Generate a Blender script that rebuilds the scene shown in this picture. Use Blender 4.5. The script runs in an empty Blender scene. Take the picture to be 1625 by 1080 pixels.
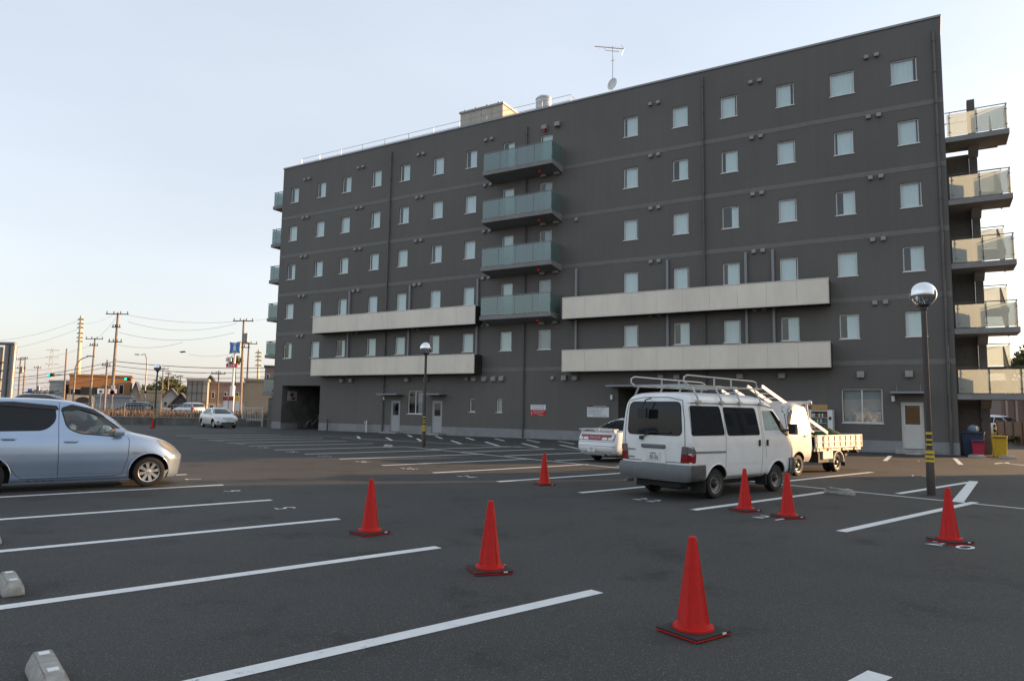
import bpy, bmesh, math, random
from mathutils import Vector, Matrix
random.seed(7)
S = bpy.context.scene
COL = S.collection
R = math.radians
PI = math.pi

# ------------------------------------------------------------------ camera
PITCH, ROLL, CAM_H, FOC = 0.0992, 0.0160, 1.62, 1114.14
W_PX, H_PX = 1625.0, 1080.0
_cp, _sp, _cr, _sr = math.cos(PITCH), math.sin(PITCH), math.cos(ROLL), math.sin(ROLL)
_f = Vector((0, _cp, _sp)); _u0 = Vector((0, -_sp, _cp)); _r0 = Vector((1, 0, 0))
_r = _cr*_r0 + _sr*_u0
_u = -_sr*_r0 + _cr*_u0
EYE = Vector((0, 0, CAM_H))
cam = bpy.data.cameras.new('camera'); cam_o = bpy.data.objects.new('camera', cam); COL.objects.link(cam_o)
M = Matrix((( _r.x, _u.x, -_f.x, 0), (_r.y, _u.y, -_f.y, 0), (_r.z, _u.z, -_f.z, CAM_H), (0, 0, 0, 1)))
cam_o.matrix_world = M
cam.sensor_width = 36.0; cam.lens = 36.0*FOC/W_PX
cam.clip_start = 0.1; cam.clip_end = 6000
S.camera = cam_o

def ray(x, y):
    return (x-W_PX/2)/FOC*_r - (y-H_PX/2)/FOC*_u + _f
def at(x, y, Y):                       # the place a photo pixel shows, Y metres ahead
    d = ray(x, y); return EYE + d*(Y/d.y)
def gnd(x, y):
    d = ray(x, y); p = EYE + d*(-CAM_H/d.z); return Vector((p.x, p.y, 0))

# ------------------------------------------------------------------ tags
def tag(o, label=None, cat=None, group=None, kind=None):
    if label: o['label'] = label
    if cat: o['category'] = cat
    if group: o['group'] = group
    if kind: o['kind'] = kind
    return o
def thing(name, label, cat, loc=(0, 0, 0), rz=0, group=None):
    o = bpy.data.objects.new(name, None); COL.objects.link(o)
    o.empty_display_size = 0.3
    o.location = loc; o.rotation_euler = (0, 0, rz)
    return tag(o, label, cat, group)
def dup(root, loc, rz, label, group=None):
    r = root.copy(); COL.objects.link(r); r.location = loc; r.rotation_euler = (0, 0, rz)
    r['label'] = label
    if group: r['group'] = group
    for ch in list(root.children):
        c = ch.copy(); COL.objects.link(c); c.parent = r
        for g in list(ch.children):
            d = g.copy(); COL.objects.link(d); d.parent = c
    return r

# ------------------------------------------------------------------ mesh builder
class MB:
    def __init__(s): s.v = []; s.f = []; s.mi = []
    def face(s, pts, m=0):
        b = len(s.v); s.v += [tuple(p) for p in pts]; s.f.append(tuple(range(b, b+len(pts)))); s.mi.append(m); return s
    def add(s, verts, faces, m=0):
        b = len(s.v); s.v += [tuple(p) for p in verts]
        for f in faces: s.f.append(tuple(b+i for i in f)); s.mi.append(m)
        return s
    def box(s, x0, x1, y0, y1, z0, z1, m=0, T=None):
        P = [(x0,y0,z0),(x1,y0,z0),(x1,y1,z0),(x0,y1,z0),(x0,y0,z1),(x1,y0,z1),(x1,y1,z1),(x0,y1,z1)]
        if T: P = [T @ Vector(p) for p in P]
        return s.add(P, [(3,2,1,0),(4,5,6,7),(0,1,5,4),(1,2,6,5),(2,3,7,6),(3,0,4,7)], m)
    def bar(s, p, q, w, h, m=0, up=(0,0,1)):
        p = Vector(p); q = Vector(q); d = (q-p); L = d.length; d = d/L
        a = Vector(up).cross(d)
        if a.length < 1e-4: a = Vector((1,0,0)).cross(d)
        a.normalize(); b = d.cross(a)
        T = Matrix(((d.x,a.x,b.x,p.x),(d.y,a.y,b.y,p.y),(d.z,a.z,b.z,p.z),(0,0,0,1)))
        return s.box(0, L, -w/2, w/2, -h/2, h/2, m, T)
    def tube(s, pts, r, n=8, m=0, closed=False, caps=True):
        pts = [Vector(p) for p in pts]; N = len(pts)
        rs = r if isinstance(r, (list, tuple)) else [r]*N
        prev = None; rings = []
        for i, p in enumerate(pts):
            if closed: d = pts[(i+1) % N]-pts[i-1]
            else: d = pts[min(i+1, N-1)]-pts[max(i-1, 0)]
            if d.length < 1e-9: d = Vector((0,0,1))
            d.normalize()
            if prev is None:
                a = d.cross(Vector((0,0,1)))
                if a.length < 1e-3: a = d.cross(Vector((1,0,0)))
            else: a = prev - d*prev.dot(d)
            a.normalize(); prev = a; b = d.cross(a)
            rings.append([p+(a*math.cos(2*PI*k/n)+b*math.sin(2*PI*k/n))*rs[i] for k in range(n)])
        V = [v for rg in rings for v in rg]; F = []
        for i in range(N if closed else N-1):
            j = (i+1) % N
            for k in range(n):
                F.append((i*n+k, i*n+(k+1) % n, j*n+(k+1) % n, j*n+k))
        if caps and not closed:
            F.append(tuple(range(n-1, -1, -1))); F.append(tuple((N-1)*n+k for k in range(n)))
        return s.add(V, F, m)
    def lathe(s, prof, n=24, m=0, T=None, ms=None, caps=True):      # prof: (r, z) pairs
        V = []; F = []; base = len(s.f)
        for (r, z) in prof:
            for k in range(n):
                a = 2*PI*k/n; p = Vector((r*math.cos(a), r*math.sin(a), z))
                V.append(T @ p if T else p)
        mi = []
        for i in range(len(prof)-1):
            for k in range(n):
                F.append((i*n+k, i*n+(k+1) % n, (i+1)*n+(k+1) % n, (i+1)*n+k)); mi.append(ms[i] if ms else m)
        if caps and prof[0][0] > 1e-6: F.append(tuple(range(n-1, -1, -1))); mi.append(ms[0] if ms else m)
        if caps and prof[-1][0] > 1e-6: F.append(tuple((len(prof)-1)*n+k for k in range(n))); mi.append(ms[-1] if ms else m)
        b = len(s.v); s.v += [tuple(p) for p in V]
        for f, q in zip(F, mi): s.f.append(tuple(b+i for i in f)); s.mi.append(q)
        return s
    def prism(s, a, b, m=0, mside=None):                  # two matching polygons joined
        n = len(a); F = [tuple(range(n)), tuple(range(2*n-1, n-1, -1))]
        s.add(list(a)+list(b), F, m)
        s.add(list(a)+list(b), [((i+1) % n, i, n+i, n+(i+1) % n) for i in range(n)], m if mside is None else mside)
        return s
    def ball(s, c, r, n=16, k=10, m=0, sz=1.0):
        prof = [(max(r*math.sin(PI*i/k), 1e-7), c[2]-r*sz*math.cos(PI*i/k)) for i in range(k+1)]
        return s.lathe(prof, n, m, Matrix.Translation((c[0], c[1], 0)))
    def mesh(s, name, mats, smooth=None, bevel=0, segs=2):
        me = bpy.data.meshes.new(name)
        me.from_pydata(s.v, [], s.f)
        for m in (mats if isinstance(mats, (list, tuple)) else [mats]): me.materials.append(m)
        me.polygons.foreach_set('material_index', s.mi)
        bm = bmesh.new(); bm.from_mesh(me)
        bmesh.ops.remove_doubles(bm, verts=bm.verts, dist=1e-5)
        bmesh.ops.recalc_face_normals(bm, faces=bm.faces)
        if bevel:
            ed = [e for e in bm.edges if len(e.link_faces) == 2 and e.calc_face_angle(0) > 0.6]
            bmesh.ops.bevel(bm, geom=ed, offset=bevel, segments=segs, affect='EDGES', profile=0.5, clamp_overlap=True)
        bm.to_mesh(me); bm.free()
        if smooth:
            me.polygons.foreach_set('use_smooth', [True]*len(me.polygons))
            me.set_sharp_from_angle(angle=R(smooth))
        me.update()
        return me
    def build(s, name, mats, parent=None, smooth=None, bevel=0, segs=2, loc=None, rz=None):
        o = bpy.data.objects.new(name, s.mesh(name, mats, smooth, bevel, segs)); COL.objects.link(o)
        if parent: o.parent = parent
        if loc is not None: o.location = loc
        if rz is not None: o.rotation_euler = (0, 0, rz)
        return o

def text_geo(txt, size, align='CENTER', spacing=1.0):
    cu = bpy.data.curves.new('lettering', 'FONT'); cu.body = txt; cu.size = size
    cu.align_x = align; cu.align_y = 'CENTER'; cu.space_character = spacing; cu.resolution_u = 2
    o = bpy.data.objects.new('lettering', cu); COL.objects.link(o)
    dg = bpy.context.evaluated_depsgraph_get()
    me = bpy.data.meshes.new_from_object(o.evaluated_get(dg))
    V = [v.co.copy() for v in me.vertices]; F = [tuple(p.vertices) for p in me.polygons]
    bpy.data.objects.remove(o); bpy.data.curves.remove(cu); bpy.data.meshes.remove(me)
    return V, F

# ------------------------------------------------------------------ materials
def new_mat(name):
    m = bpy.data.materials.new(name); m.use_nodes = True
    nt = m.node_tree; nt.nodes.clear()
    return m, nt, nt.nodes, nt.links
def mat(name, col, rough=0.5, metal=0.0, var=0.12, scale=6.0, bump=0.0, bscale=60.0, coat=0.0, rvar=0.1, spec=0.5, emit=0.0, stretch=None):
    m, nt, N, L = new_mat(name)
    out = N.new('ShaderNodeOutputMaterial'); b = N.new('ShaderNodeBsdfPrincipled'); L.new(b.outputs[0], out.inputs[0])
    tc = N.new('ShaderNodeTexCoord'); src = tc.outputs['Object']
    if stretch:
        mp = N.new('ShaderNodeMapping'); mp.inputs['Scale'].default_value = stretch; L.new(src, mp.inputs[0]); src = mp.outputs[0]
    nz = N.new('ShaderNodeTexNoise'); nz.inputs['Scale'].default_value = scale; nz.inputs['Detail'].default_value = 6; nz.inputs['Roughness'].default_value = 0.62
    L.new(src, nz.inputs['Vector'])
    cr = N.new('ShaderNodeValToRGB'); c = Vector(col[:3])
    cr.color_ramp.elements[0].position = 0.28; cr.color_ramp.elements[1].position = 0.72
    lo = c*(1-var); hi = c*(1+var)
    cr.color_ramp.elements[0].color = (*lo, 1); cr.color_ramp.elements[1].color = (min(hi.x, .95), min(hi.y, .95), min(hi.z, .95), 1)
    L.new(nz.outputs['Fac'], cr.inputs[0]); L.new(cr.outputs[0], b.inputs['Base Color'])
    mr = N.new('ShaderNodeMapRange'); mr.inputs[3].default_value = max(rough-rvar, 0.0); mr.inputs[4].default_value = min(rough+rvar, 1.0)
    L.new(nz.outputs['Fac'], mr.inputs[0]); L.new(mr.outputs[0], b.inputs['Roughness'])
    b.inputs['Metallic'].default_value = metal; b.inputs['Specular IOR Level'].default_value = spec
    if coat: b.inputs['Coat Weight'].default_value = coat; b.inputs['Coat Roughness'].default_value = 0.06
    if emit:
        b.inputs['Emission Color'].default_value = (*col[:3], 1); b.inputs['Emission Strength'].default_value = emit
    if bump:
        n2 = N.new('ShaderNodeTexNoise'); n2.inputs['Scale'].default_value = bscale; n2.inputs['Detail'].default_value = 5
        L.new(src, n2.inputs['Vector'])
        bp = N.new('ShaderNodeBump'); bp.inputs['Strength'].default_value = bump; bp.inputs['Distance'].default_value = 0.02
        L.new(n2.outputs['Fac'], bp.inputs['Height']); L.new(bp.outputs[0], b.inputs['Normal'])
    return m

def mat_asphalt():
    m, nt, N, L = new_mat('asphalt')
    out = N.new('ShaderNodeOutputMaterial'); b = N.new('ShaderNodeBsdfPrincipled'); L.new(b.outputs[0], out.inputs[0])
    tc = N.new('ShaderNodeTexCoord'); P = tc.outputs['Object']
    big = N.new('ShaderNodeTexNoise'); big.inputs['Scale'].default_value = 0.22; big.inputs['Detail'].default_value = 7; big.inputs['Roughness'].default_value = .6; L.new(P, big.inputs['Vector'])
    fine = N.new('ShaderNodeTexNoise'); fine.inputs['Scale'].default_value = 95; fine.inputs['Detail'].default_value = 3; L.new(P, fine.inputs['Vector'])
    vor = N.new('ShaderNodeTexVoronoi'); vor.inputs['Scale'].default_value = 105; L.new(P, vor.inputs['Vector'])
    cr = N.new('ShaderNodeValToRGB'); e = cr.color_ramp.elements
    e[0].position = .3; e[0].color = (.036, .0362, .0358, 1); e[1].position = .72; e[1].color = (.0595, .0597, .0585, 1)
    L.new(big.outputs['Fac'], cr.inputs[0])
    cf = N.new('ShaderNodeValToRGB'); e = cf.color_ramp.elements
    e[0].position = .36; e[0].color = (.45, .45, .45, 1); e[1].position = .66; e[1].color = (1.6, 1.58, 1.52, 1)
    L.new(fine.outputs['Fac'], cf.inputs[0])
    mul = N.new('ShaderNodeMixRGB'); mul.blend_type = 'MULTIPLY'; mul.inputs[0].default_value = 1; L.new(cr.outputs[0], mul.inputs[1]); L.new(cf.outputs[0], mul.inputs[2])
    # pale stones showing in the worn surface
    sp = N.new('ShaderNodeValToRGB'); e = sp.color_ramp.elements
    e[0].position = .90; e[0].color = (0, 0, 0, 1); e[1].position = .99; e[1].color = (1, 1, 1, 1)
    sep = N.new('ShaderNodeSeparateColor'); L.new(vor.outputs['Color'], sep.inputs[0]); L.new(sep.outputs[0], sp.inputs[0])
    mx = N.new('ShaderNodeMixRGB'); L.new(sp.outputs[0], mx.inputs[0]); L.new(mul.outputs[0], mx.inputs[1]); mx.inputs[2].default_value = (.115, .11, .10, 1)
    # dark oil spots and long stains
    st = N.new('ShaderNodeTexNoise'); st.inputs['Scale'].default_value = 0.9; st.inputs['Detail'].default_value = 8; st.inputs['Roughness'].default_value = .7
    L.new(P, st.inputs['Vector'])
    s2 = N.new('ShaderNodeValToRGB'); e = s2.color_ramp.elements
    e[0].position = .31; e[0].color = (.5, .5, .5, 1); e[1].position = .45; e[1].color = (1, 1, 1, 1); L.new(st.outputs['Fac'], s2.inputs[0])
    m2 = N.new('ShaderNodeMixRGB'); m2.blend_type = 'MULTIPLY'; m2.inputs[0].default_value = 1; L.new(mx.outputs[0], m2.inputs[1]); L.new(s2.outputs[0], m2.inputs[2])
    L.new(m2.outputs[0], b.inputs['Base Color'])
    b.inputs['Roughness'].default_value = .82; b.inputs['Specular IOR Level'].default_value = .35
    bp = N.new('ShaderNodeBump'); bp.inputs['Strength'].default_value = .55; bp.inputs['Distance'].default_value = .006
    L.new(fine.outputs['Fac'], bp.inputs['Height']); L.new(bp.outputs[0], b.inputs['Normal'])
    return m

def mat_linepaint():
    m, nt, N, L = new_mat('worn_white_paint')
    out = N.new('ShaderNodeOutputMaterial'); b = N.new('ShaderNodeBsdfPrincipled'); L.new(b.outputs[0], out.inputs[0])
    tc = N.new('ShaderNodeTexCoord'); P = tc.outputs['Object']
    a = N.new('ShaderNodeTexNoise'); a.inputs['Scale'].default_value = 7; a.inputs['Detail'].default_value = 9; a.inputs['Roughness'].default_value = .75; L.new(P, a.inputs['Vector'])
    cr = N.new('ShaderNodeValToRGB'); e = cr.color_ramp.elements
    e[0].position = .335; e[0].color = (.06, .06, .06, 1); e[1].position = .375; e[1].color = (.62, .63, .63, 1)
    k = e.new(.7); k.color = (.72, .72, .71, 1)
    L.new(a.outputs['Fac'], cr.inputs[0]); L.new(cr.outputs[0], b.inputs['Base Color']); b.inputs['Roughness'].default_value = .7
    f = N.new('ShaderNodeTexNoise'); f.inputs['Scale'].default_value = 90; L.new(P, f.inputs['Vector'])
    bp = N.new('ShaderNodeBump'); bp.inputs['Strength'].default_value = .3; bp.inputs['Distance'].default_value = .004; L.new(f.outputs['Fac'], bp.inputs['Height']); L.new(bp.outputs[0], b.inputs['Normal'])
    return m

def mat_wall():
    # dark grey small-tile cladding: courses of tile, faint streaks of wear
    m, nt, N, L = new_mat('grey_tile_wall')
    out = N.new('ShaderNodeOutputMaterial'); b = N.new('ShaderNodeBsdfPrincipled'); L.new(b.outputs[0], out.inputs[0])
    tc = N.new('ShaderNodeTexCoord'); P = tc.outputs['Object']
    sx = N.new('ShaderNodeSeparateXYZ'); L.new(P, sx.inputs[0])
    ad = N.new('ShaderNodeMath'); ad.operation = 'ADD'; L.new(sx.outputs[0], ad.inputs[0]); L.new(sx.outputs[1], ad.inputs[1])
    cb = N.new('ShaderNodeCombineXYZ'); L.new(ad.outputs[0], cb.inputs[0]); L.new(sx.outputs[2], cb.inputs[1])
    br = N.new('ShaderNodeTexBrick'); br.inputs['Scale'].default_value = 1.0
    br.inputs['Brick Width'].default_value = .45; br.inputs['Row Height'].default_value = .148; br.inputs['Mortar Size'].default_value = .008; br.inputs['Bias'].default_value = 0
    br.inputs['Color1'].default_value = (.116, .1075, .099, 1); br.inputs['Color2'].default_value = (.119, .1105, .102, 1); br.inputs['Mortar'].default_value = (.102, .096, .090, 1)
    L.new(cb.outputs[0], br.inputs['Vector'])
    mp = N.new('ShaderNodeMapping'); mp.inputs['Scale'].default_value = (2.6, .13, 1); L.new(cb.outputs[0], mp.inputs[0])
    st = N.new('ShaderNodeTexNoise'); st.inputs['Scale'].default_value = 1.0; st.inputs['Detail'].default_value = 6; st.inputs['Roughness'].default_value = .65; L.new(mp.outputs[0], st.inputs['Vector'])
    big = N.new('ShaderNodeTexNoise'); big.inputs['Scale'].default_value = .16; big.inputs['Detail'].default_value = 4; L.new(P, big.inputs['Vector'])
    c1 = N.new('ShaderNodeMapRange'); c1.inputs[1].default_value = .3; c1.inputs[2].default_value = .7; c1.inputs[3].default_value = .94; c1.inputs[4].default_value = 1.05; L.new(st.outputs['Fac'], c1.inputs[0])
    c2 = N.new('ShaderNodeMapRange'); c2.inputs[1].default_value = .3; c2.inputs[2].default_value = .7; c2.inputs[3].default_value = .9; c2.inputs[4].default_value = 1.1; L.new(big.outputs['Fac'], c2.inputs[0])
    mu = N.new('ShaderNodeMath'); mu.operation = 'MULTIPLY'; L.new(c1.outputs[0], mu.inputs[0]); L.new(c2.outputs[0], mu.inputs[1])
    vm = N.new('ShaderNodeVectorMath'); vm.operation = 'SCALE'; L.new(br.outputs['Color'], vm.inputs[0]); L.new(mu.outputs[0], vm.inputs['Scale'])
    L.new(vm.outputs[0], b.inputs['Base Color']); b.inputs['Roughness'].default_value = .62; b.inputs['Specular IOR Level'].default_value = .4
    bp = N.new('ShaderNodeBump'); bp.inputs['Strength'].default_value = .25; bp.inputs['Distance'].default_value = .004; bp.invert = True
    L.new(br.outputs['Fac'], bp.inputs['Height']); L.new(bp.outputs[0], b.inputs['Normal'])
    return m

def mat_glass(name, tint=(.9, .95, .95), refl=.08, rough=.02, diffuse=0.0, dcol=(.6, .7, .7), translucent=0.0):
    # thin sheet of glass: see-through, with a mirror layer that strengthens at grazing angles; frosted if diffuse
    m, nt, N, L = new_mat(name)
    out = N.new('ShaderNodeOutputMaterial')
    tr = N.new('ShaderNodeBsdfTransparent'); tr.inputs[0].default_value = (*tint, 1)
    sh = tr.outputs[0]
    if translucent:
        t2 = N.new('ShaderNodeBsdfTranslucent'); t2.inputs[0].default_value = (*dcol, 1)
        mx = N.new('ShaderNodeMixShader'); mx.inputs[0].default_value = translucent; L.new(sh, mx.inputs[1]); L.new(t2.outputs[0], mx.inputs[2]); sh = mx.outputs[0]
    if diffuse:
        d = N.new('ShaderNodeBsdfDiffuse'); d.inputs[0].default_value = (*dcol, 1)
        mx = N.new('ShaderNodeMixShader'); mx.inputs[0].default_value = diffuse; L.new(sh, mx.inputs[1]); L.new(d.outputs[0], mx.inputs[2]); sh = mx.outputs[0]
    g = N.new('ShaderNodeBsdfGlossy'); g.inputs['Roughness'].default_value = rough; g.inputs[0].default_value = (1, 1, 1, 1)
    lw = N.new('ShaderNodeLayerWeight'); lw.inputs[0].default_value = .5
    pw = N.new('ShaderNodeMath'); pw.operation = 'POWER'; pw.inputs[1].default_value = 4.0; L.new(lw.outputs['Facing'], pw.inputs[0])
    mr = N.new('ShaderNodeMapRange'); mr.inputs[3].default_value = refl; mr.inputs[4].default_value = .85; L.new(pw.outputs[0], mr.inputs[0])
    mx = N.new('ShaderNodeMixShader'); L.new(mr.outputs[0], mx.inputs[0]); L.new(sh, mx.inputs[1]); L.new(g.outputs[0], mx.inputs[2])
    L.new(mx.outputs[0], out.inputs[0])
    return m

A = {}
A['asphalt'] = mat_asphalt(); A['line'] = mat_linepaint(); A['wall'] = mat_wall()
A['soil'] = mat('packed_soil', (.14, .115, .085), .95, var=.3, scale=.6, bump=.4, bscale=8)
A['dry_grass'] = mat('dry_grass', (.20, .135, .09), .95, var=.4, scale=2.5, bump=.6, bscale=12)
A['road'] = mat('far_asphalt', (.07, .07, .072), .85, var=.15, scale=.5)
A['band'] = mat('lighter_grey_band', (.148, .142, .133), .6, var=.14, scale=2.5)
A['plinth'] = mat('plinth_concrete', (.235, .24, .245), .8, var=.16, scale=1.6, bump=.2)
A['concrete'] = mat('concrete', (.30, .29, .27), .85, var=.22, scale=3, bump=.3, bscale=50)
A['conc_dark'] = mat('weathered_concrete', (.12, .12, .11), .9, var=.4, scale=1.4, bump=.3, bscale=30)
A['stopper'] = mat('wheel_stop_concrete', (.33, .315, .29), .85, var=.28, scale=14, bump=.25, bscale=120)
A['alu'] = mat('white_aluminium', (.68, .67, .65), .4, var=.06, scale=9)
A['curtain'] = mat('pale_curtain', (.66, .72, .71), .85, var=.06, scale=3, stretch=(14, 1, .5))
A['curtain_dim'] = mat('grey_net_curtain', (.34, .36, .36), .85, var=.08, scale=3, stretch=(14, 1, .5))
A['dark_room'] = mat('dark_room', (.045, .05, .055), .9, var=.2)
A['pane'] = mat_glass('window_pane', (.86, .93, .94), .07)
A['tint_pane'] = mat_glass('dark_pane', (.35, .38, .36), .08)
A['frost_teal'] = mat_glass('frosted_teal_glass', (.50, .65, .63), .07, .12, .36, (.26, .35, .335))
A['frost_pale'] = mat_glass('frosted_pale_glass', (.86, .90, .88), .05, .2, .18, (.50, .54, .53), .42)
A['screen'] = mat('beige_metal_screen', (.66, .60, .52), .45, .35, var=.15, scale=.6, rvar=.15, bump=.08, bscale=150, stretch=(1, 1, .35))
A['screen_edge'] = mat('pale_metal_edge', (.56, .53, .48), .5)
A['brown_dark'] = mat('dark_brown_steel', (.032, .027, .023), .45, var=.2)
A['pipe_brown'] = mat('grey_brown_pipe', (.085, .078, .074), .5, var=.12)
A['pipe_grey'] = mat('grey_duct', (.235, .24, .255), .5, var=.06)
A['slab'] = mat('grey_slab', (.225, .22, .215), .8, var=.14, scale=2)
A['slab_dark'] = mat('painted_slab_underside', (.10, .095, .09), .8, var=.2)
A['galv'] = mat('galvanised_steel', (.40, .41, .42), .4, .9, var=.12, scale=20)
A['steel'] = mat('brushed_steel', (.62, .63, .62), .3, .95, var=.08)
A['chrome'] = mat('mirror_chrome', (.86, .87, .88), .03, 1.0, var=.02, rvar=.02)
A['vent'] = mat('grey_vent_hood', (.27, .26, .245), .5, var=.12)
A['coping'] = mat('metal_coping', (.27, .275, .28), .45, .3, var=.08)
A['penthouse'] = mat('beige_penthouse', (.42, .39, .34), .8, var=.12, scale=1.5)
A['door'] = mat('off_white_door', (.50, .49, .46), .5, var=.05)
A['door_grey'] = mat('grey_door', (.33, .335, .35), .5, var=.05)
A['red_lamp'] = mat('red_lamp', (.45, .008, .015), .3, emit=.03)
A['cone_red'] = mat('cone_red', (.50, .010, .007), .5, spec=.3, var=.16, scale=9, rvar=.1, bump=.05)
A['rubber'] = mat('black_rubber', (.02, .02, .021), .75, var=.3, scale=20)
A['tyre'] = mat('tyre_rubber', (.013, .013, .0135), .8, var=.25, scale=18)
A['yellow'] = mat('yellow_tape', (.62, .44, .03), .5, var=.12, scale=18)
A['pole_brown'] = mat('dark_brown_pole', (.042, .03, .028), .4, var=.15)
A['white_paint'] = mat('white_car_paint', (.70, .71, .71), .22, var=.03, scale=2, coat=.6, rvar=.04)
A['van_white'] = mat('aged_white_paint', (.74, .75, .745), .3, var=.06, scale=2.5, coat=.4, rvar=.06)
A['truck_white'] = mat('dull_white_paint', (.50, .49, .47), .4, var=.1, scale=3, coat=.2)
A['blue_paint'] = mat('pale_blue_metallic', (.345, .44, .575), .25, .66, var=.03, scale=2, coat=.7, rvar=.04)
A['silver_paint'] = mat('silver_metallic', (.42, .46, .5), .3, .6, var=.04, coat=.6)
A['dark_paint'] = mat('dark_car_paint', (.05, .055, .065), .25, .3, var=.05, coat=.6)
A['car_glass'] = mat('dark_car_glass', (.014, .017, .021), .05, var=.1, rvar=.03, spec=.28)
A['glint_glass'] = mat('broad_glint_glass', (.05, .05, .05), .24, rvar=.04, spec=.9)  # rougher, stronger reflection than the other panes, set to widen the sun glint
A['car_clear'] = mat_glass('clear_car_glass', (.84, .90, .86), .07)
A['plastic'] = mat('black_plastic', (.016, .016, .017), .5, var=.2)
A['bumper_grey'] = mat('grey_plastic_bumper', (.13, .14, .145), .55, var=.12, scale=8)
A['seam'] = mat('panel_gap', (.02, .02, .02), .8)
A['lamp_red'] = mat('red_lens', (.22, .004, .008), .2, var=.15, scale=30, coat=.5)
A['lamp_clear'] = mat('clear_lens', (.58, .58, .56), .15, .3, var=.2, scale=40, coat=.5)
A['lamp_amber'] = mat('yellowed_lens', (.28, .26, .21), .2, .3, var=.25, scale=30, coat=.5)
A['rim'] = mat('alloy_rim', (.66, .64, .6), .3, .85, var=.08)
A['rim_grey'] = mat('grey_steel_rim', (.22, .22, .22), .45, .6, var=.2, scale=15)
A['plate'] = mat('white_number_plate', (.68, .69, .67), .4, var=.03)
A['green_ink'] = mat('green_ink', (.01, .09, .05), .6)
A['ink'] = mat('black_ink', (.02, .02, .02), .6)
A['seat'] = mat('grey_seat_fabric', (.30, .29, .26), .9, var=.12, scale=30)
A['cabin'] = mat('dark_cabin_trim', (.13, .125, .115), .8, var=.2)
A['wood'] = mat('brown_wood', (.17, .10, .06), .7, var=.35, scale=3, stretch=(1, 1, 8))
A['utility'] = mat('utility_pole_concrete', (.22, .18, .15), .8, var=.15, scale=2)
A['dark_steel'] = mat('dark_weathered_steel', (.08, .08, .082), .6, var=.2)
A['wire'] = mat('black_cable', (.05, .05, .052), .7)
A['leaf'] = mat('tree_leaf', (.095, .105, .035), .7, var=.45, scale=3)
A['bark'] = mat('bark', (.10, .075, .055), .9, var=.3)
A['white_sheet'] = mat('white_sheet', (.68, .69, .70), .5, var=.04)
A['red_sheet'] = mat('red_sheet', (.45, .01, .025), .5, var=.06)
# ------------------------------------------------------------------ sky, sun
SUN_AZ, SUN_EL = 73.5, 9.5
wd = bpy.data.worlds.new('World'); S.world = wd; wd.use_nodes = True
nt = wd.node_tree; bgn = nt.nodes['Background']
sky = nt.nodes.new('ShaderNodeTexSky'); sky.sky_type = 'NISHITA'; sky.sun_disc = False
sky.sun_elevation = R(SUN_EL); sky.sun_rotation = R(SUN_AZ)
sky.air_density = 1.0; sky.dust_density = 2.2; sky.ozone_density = 1.6; sky.altitude = 20
# thin high cloud: a pale, slightly uneven veil over the clear sky
gtc = nt.nodes.new('ShaderNodeTexCoord'); gmp = nt.nodes.new('ShaderNodeMapping'); gmp.inputs['Scale'].default_value = (1.2, 1.2, 4.0); nt.links.new(gtc.outputs['Generated'], gmp.inputs[0])
gnz = nt.nodes.new('ShaderNodeTexNoise'); gnz.inputs['Scale'].default_value = 1.6; gnz.inputs['Detail'].default_value = 5; nt.links.new(gmp.outputs[0], gnz.inputs['Vector'])
gmr = nt.nodes.new('ShaderNodeMapRange'); gmr.inputs[1].default_value = .3; gmr.inputs[2].default_value = .7; gmr.inputs[3].default_value = 1.22; gmr.inputs[4].default_value = 1.40; nt.links.new(gnz.outputs['Fac'], gmr.inputs[0])
gsx = nt.nodes.new('ShaderNodeSeparateXYZ'); nt.links.new(gtc.outputs['Generated'], gsx.inputs[0])
gel = nt.nodes.new('ShaderNodeValToRGB'); ge = gel.color_ramp.elements       # the veil is warm and dense low down, thin and bluish overhead
ge[0].position = 0.0; ge[0].color = (.98, .90, .935, 1); ge[1].position = .62; ge[1].color = (.89, .945, .985, 1); gk = ge.new(.18); gk.color = (1.0, .955, .985, 1)
nt.links.new(gsx.outputs[2], gel.inputs[0])
gve = nt.nodes.new('ShaderNodeVectorMath'); gve.operation = 'SCALE'; nt.links.new(gel.outputs[0], gve.inputs[0]); nt.links.new(gmr.outputs[0], gve.inputs['Scale'])
gsk = nt.nodes.new('ShaderNodeVectorMath'); gsk.operation = 'SCALE'; gsk.inputs['Scale'].default_value = .35; nt.links.new(sky.outputs[0], gsk.inputs[0])
gad = nt.nodes.new('ShaderNodeVectorMath'); gad.operation = 'ADD'; nt.links.new(gve.outputs[0], gad.inputs[0]); nt.links.new(gsk.outputs[0], gad.inputs[1])
nt.links.new(gad.outputs[0], bgn.inputs[0]); bgn.inputs[1].default_value = 0.15
sl = bpy.data.lights.new('sun', 'SUN'); sl.energy = 3.7; sl.angle = R(0.53); sl.color = (1.0, .60, .30)
so = bpy.data.objects.new('sun', sl); COL.objects.link(so)
sdir = Vector((math.sin(R(SUN_AZ))*math.cos(R(SUN_EL)), math.cos(R(SUN_AZ))*math.cos(R(SUN_EL)), math.sin(R(SUN_EL))))
so.rotation_euler = sdir.to_track_quat('Z', 'Y').to_euler()
S.view_settings.view_transform = 'Standard'; S.view_settings.look = 'None'
S.view_settings.exposure = 1.6; S.view_settings.gamma = 1.0

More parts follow.
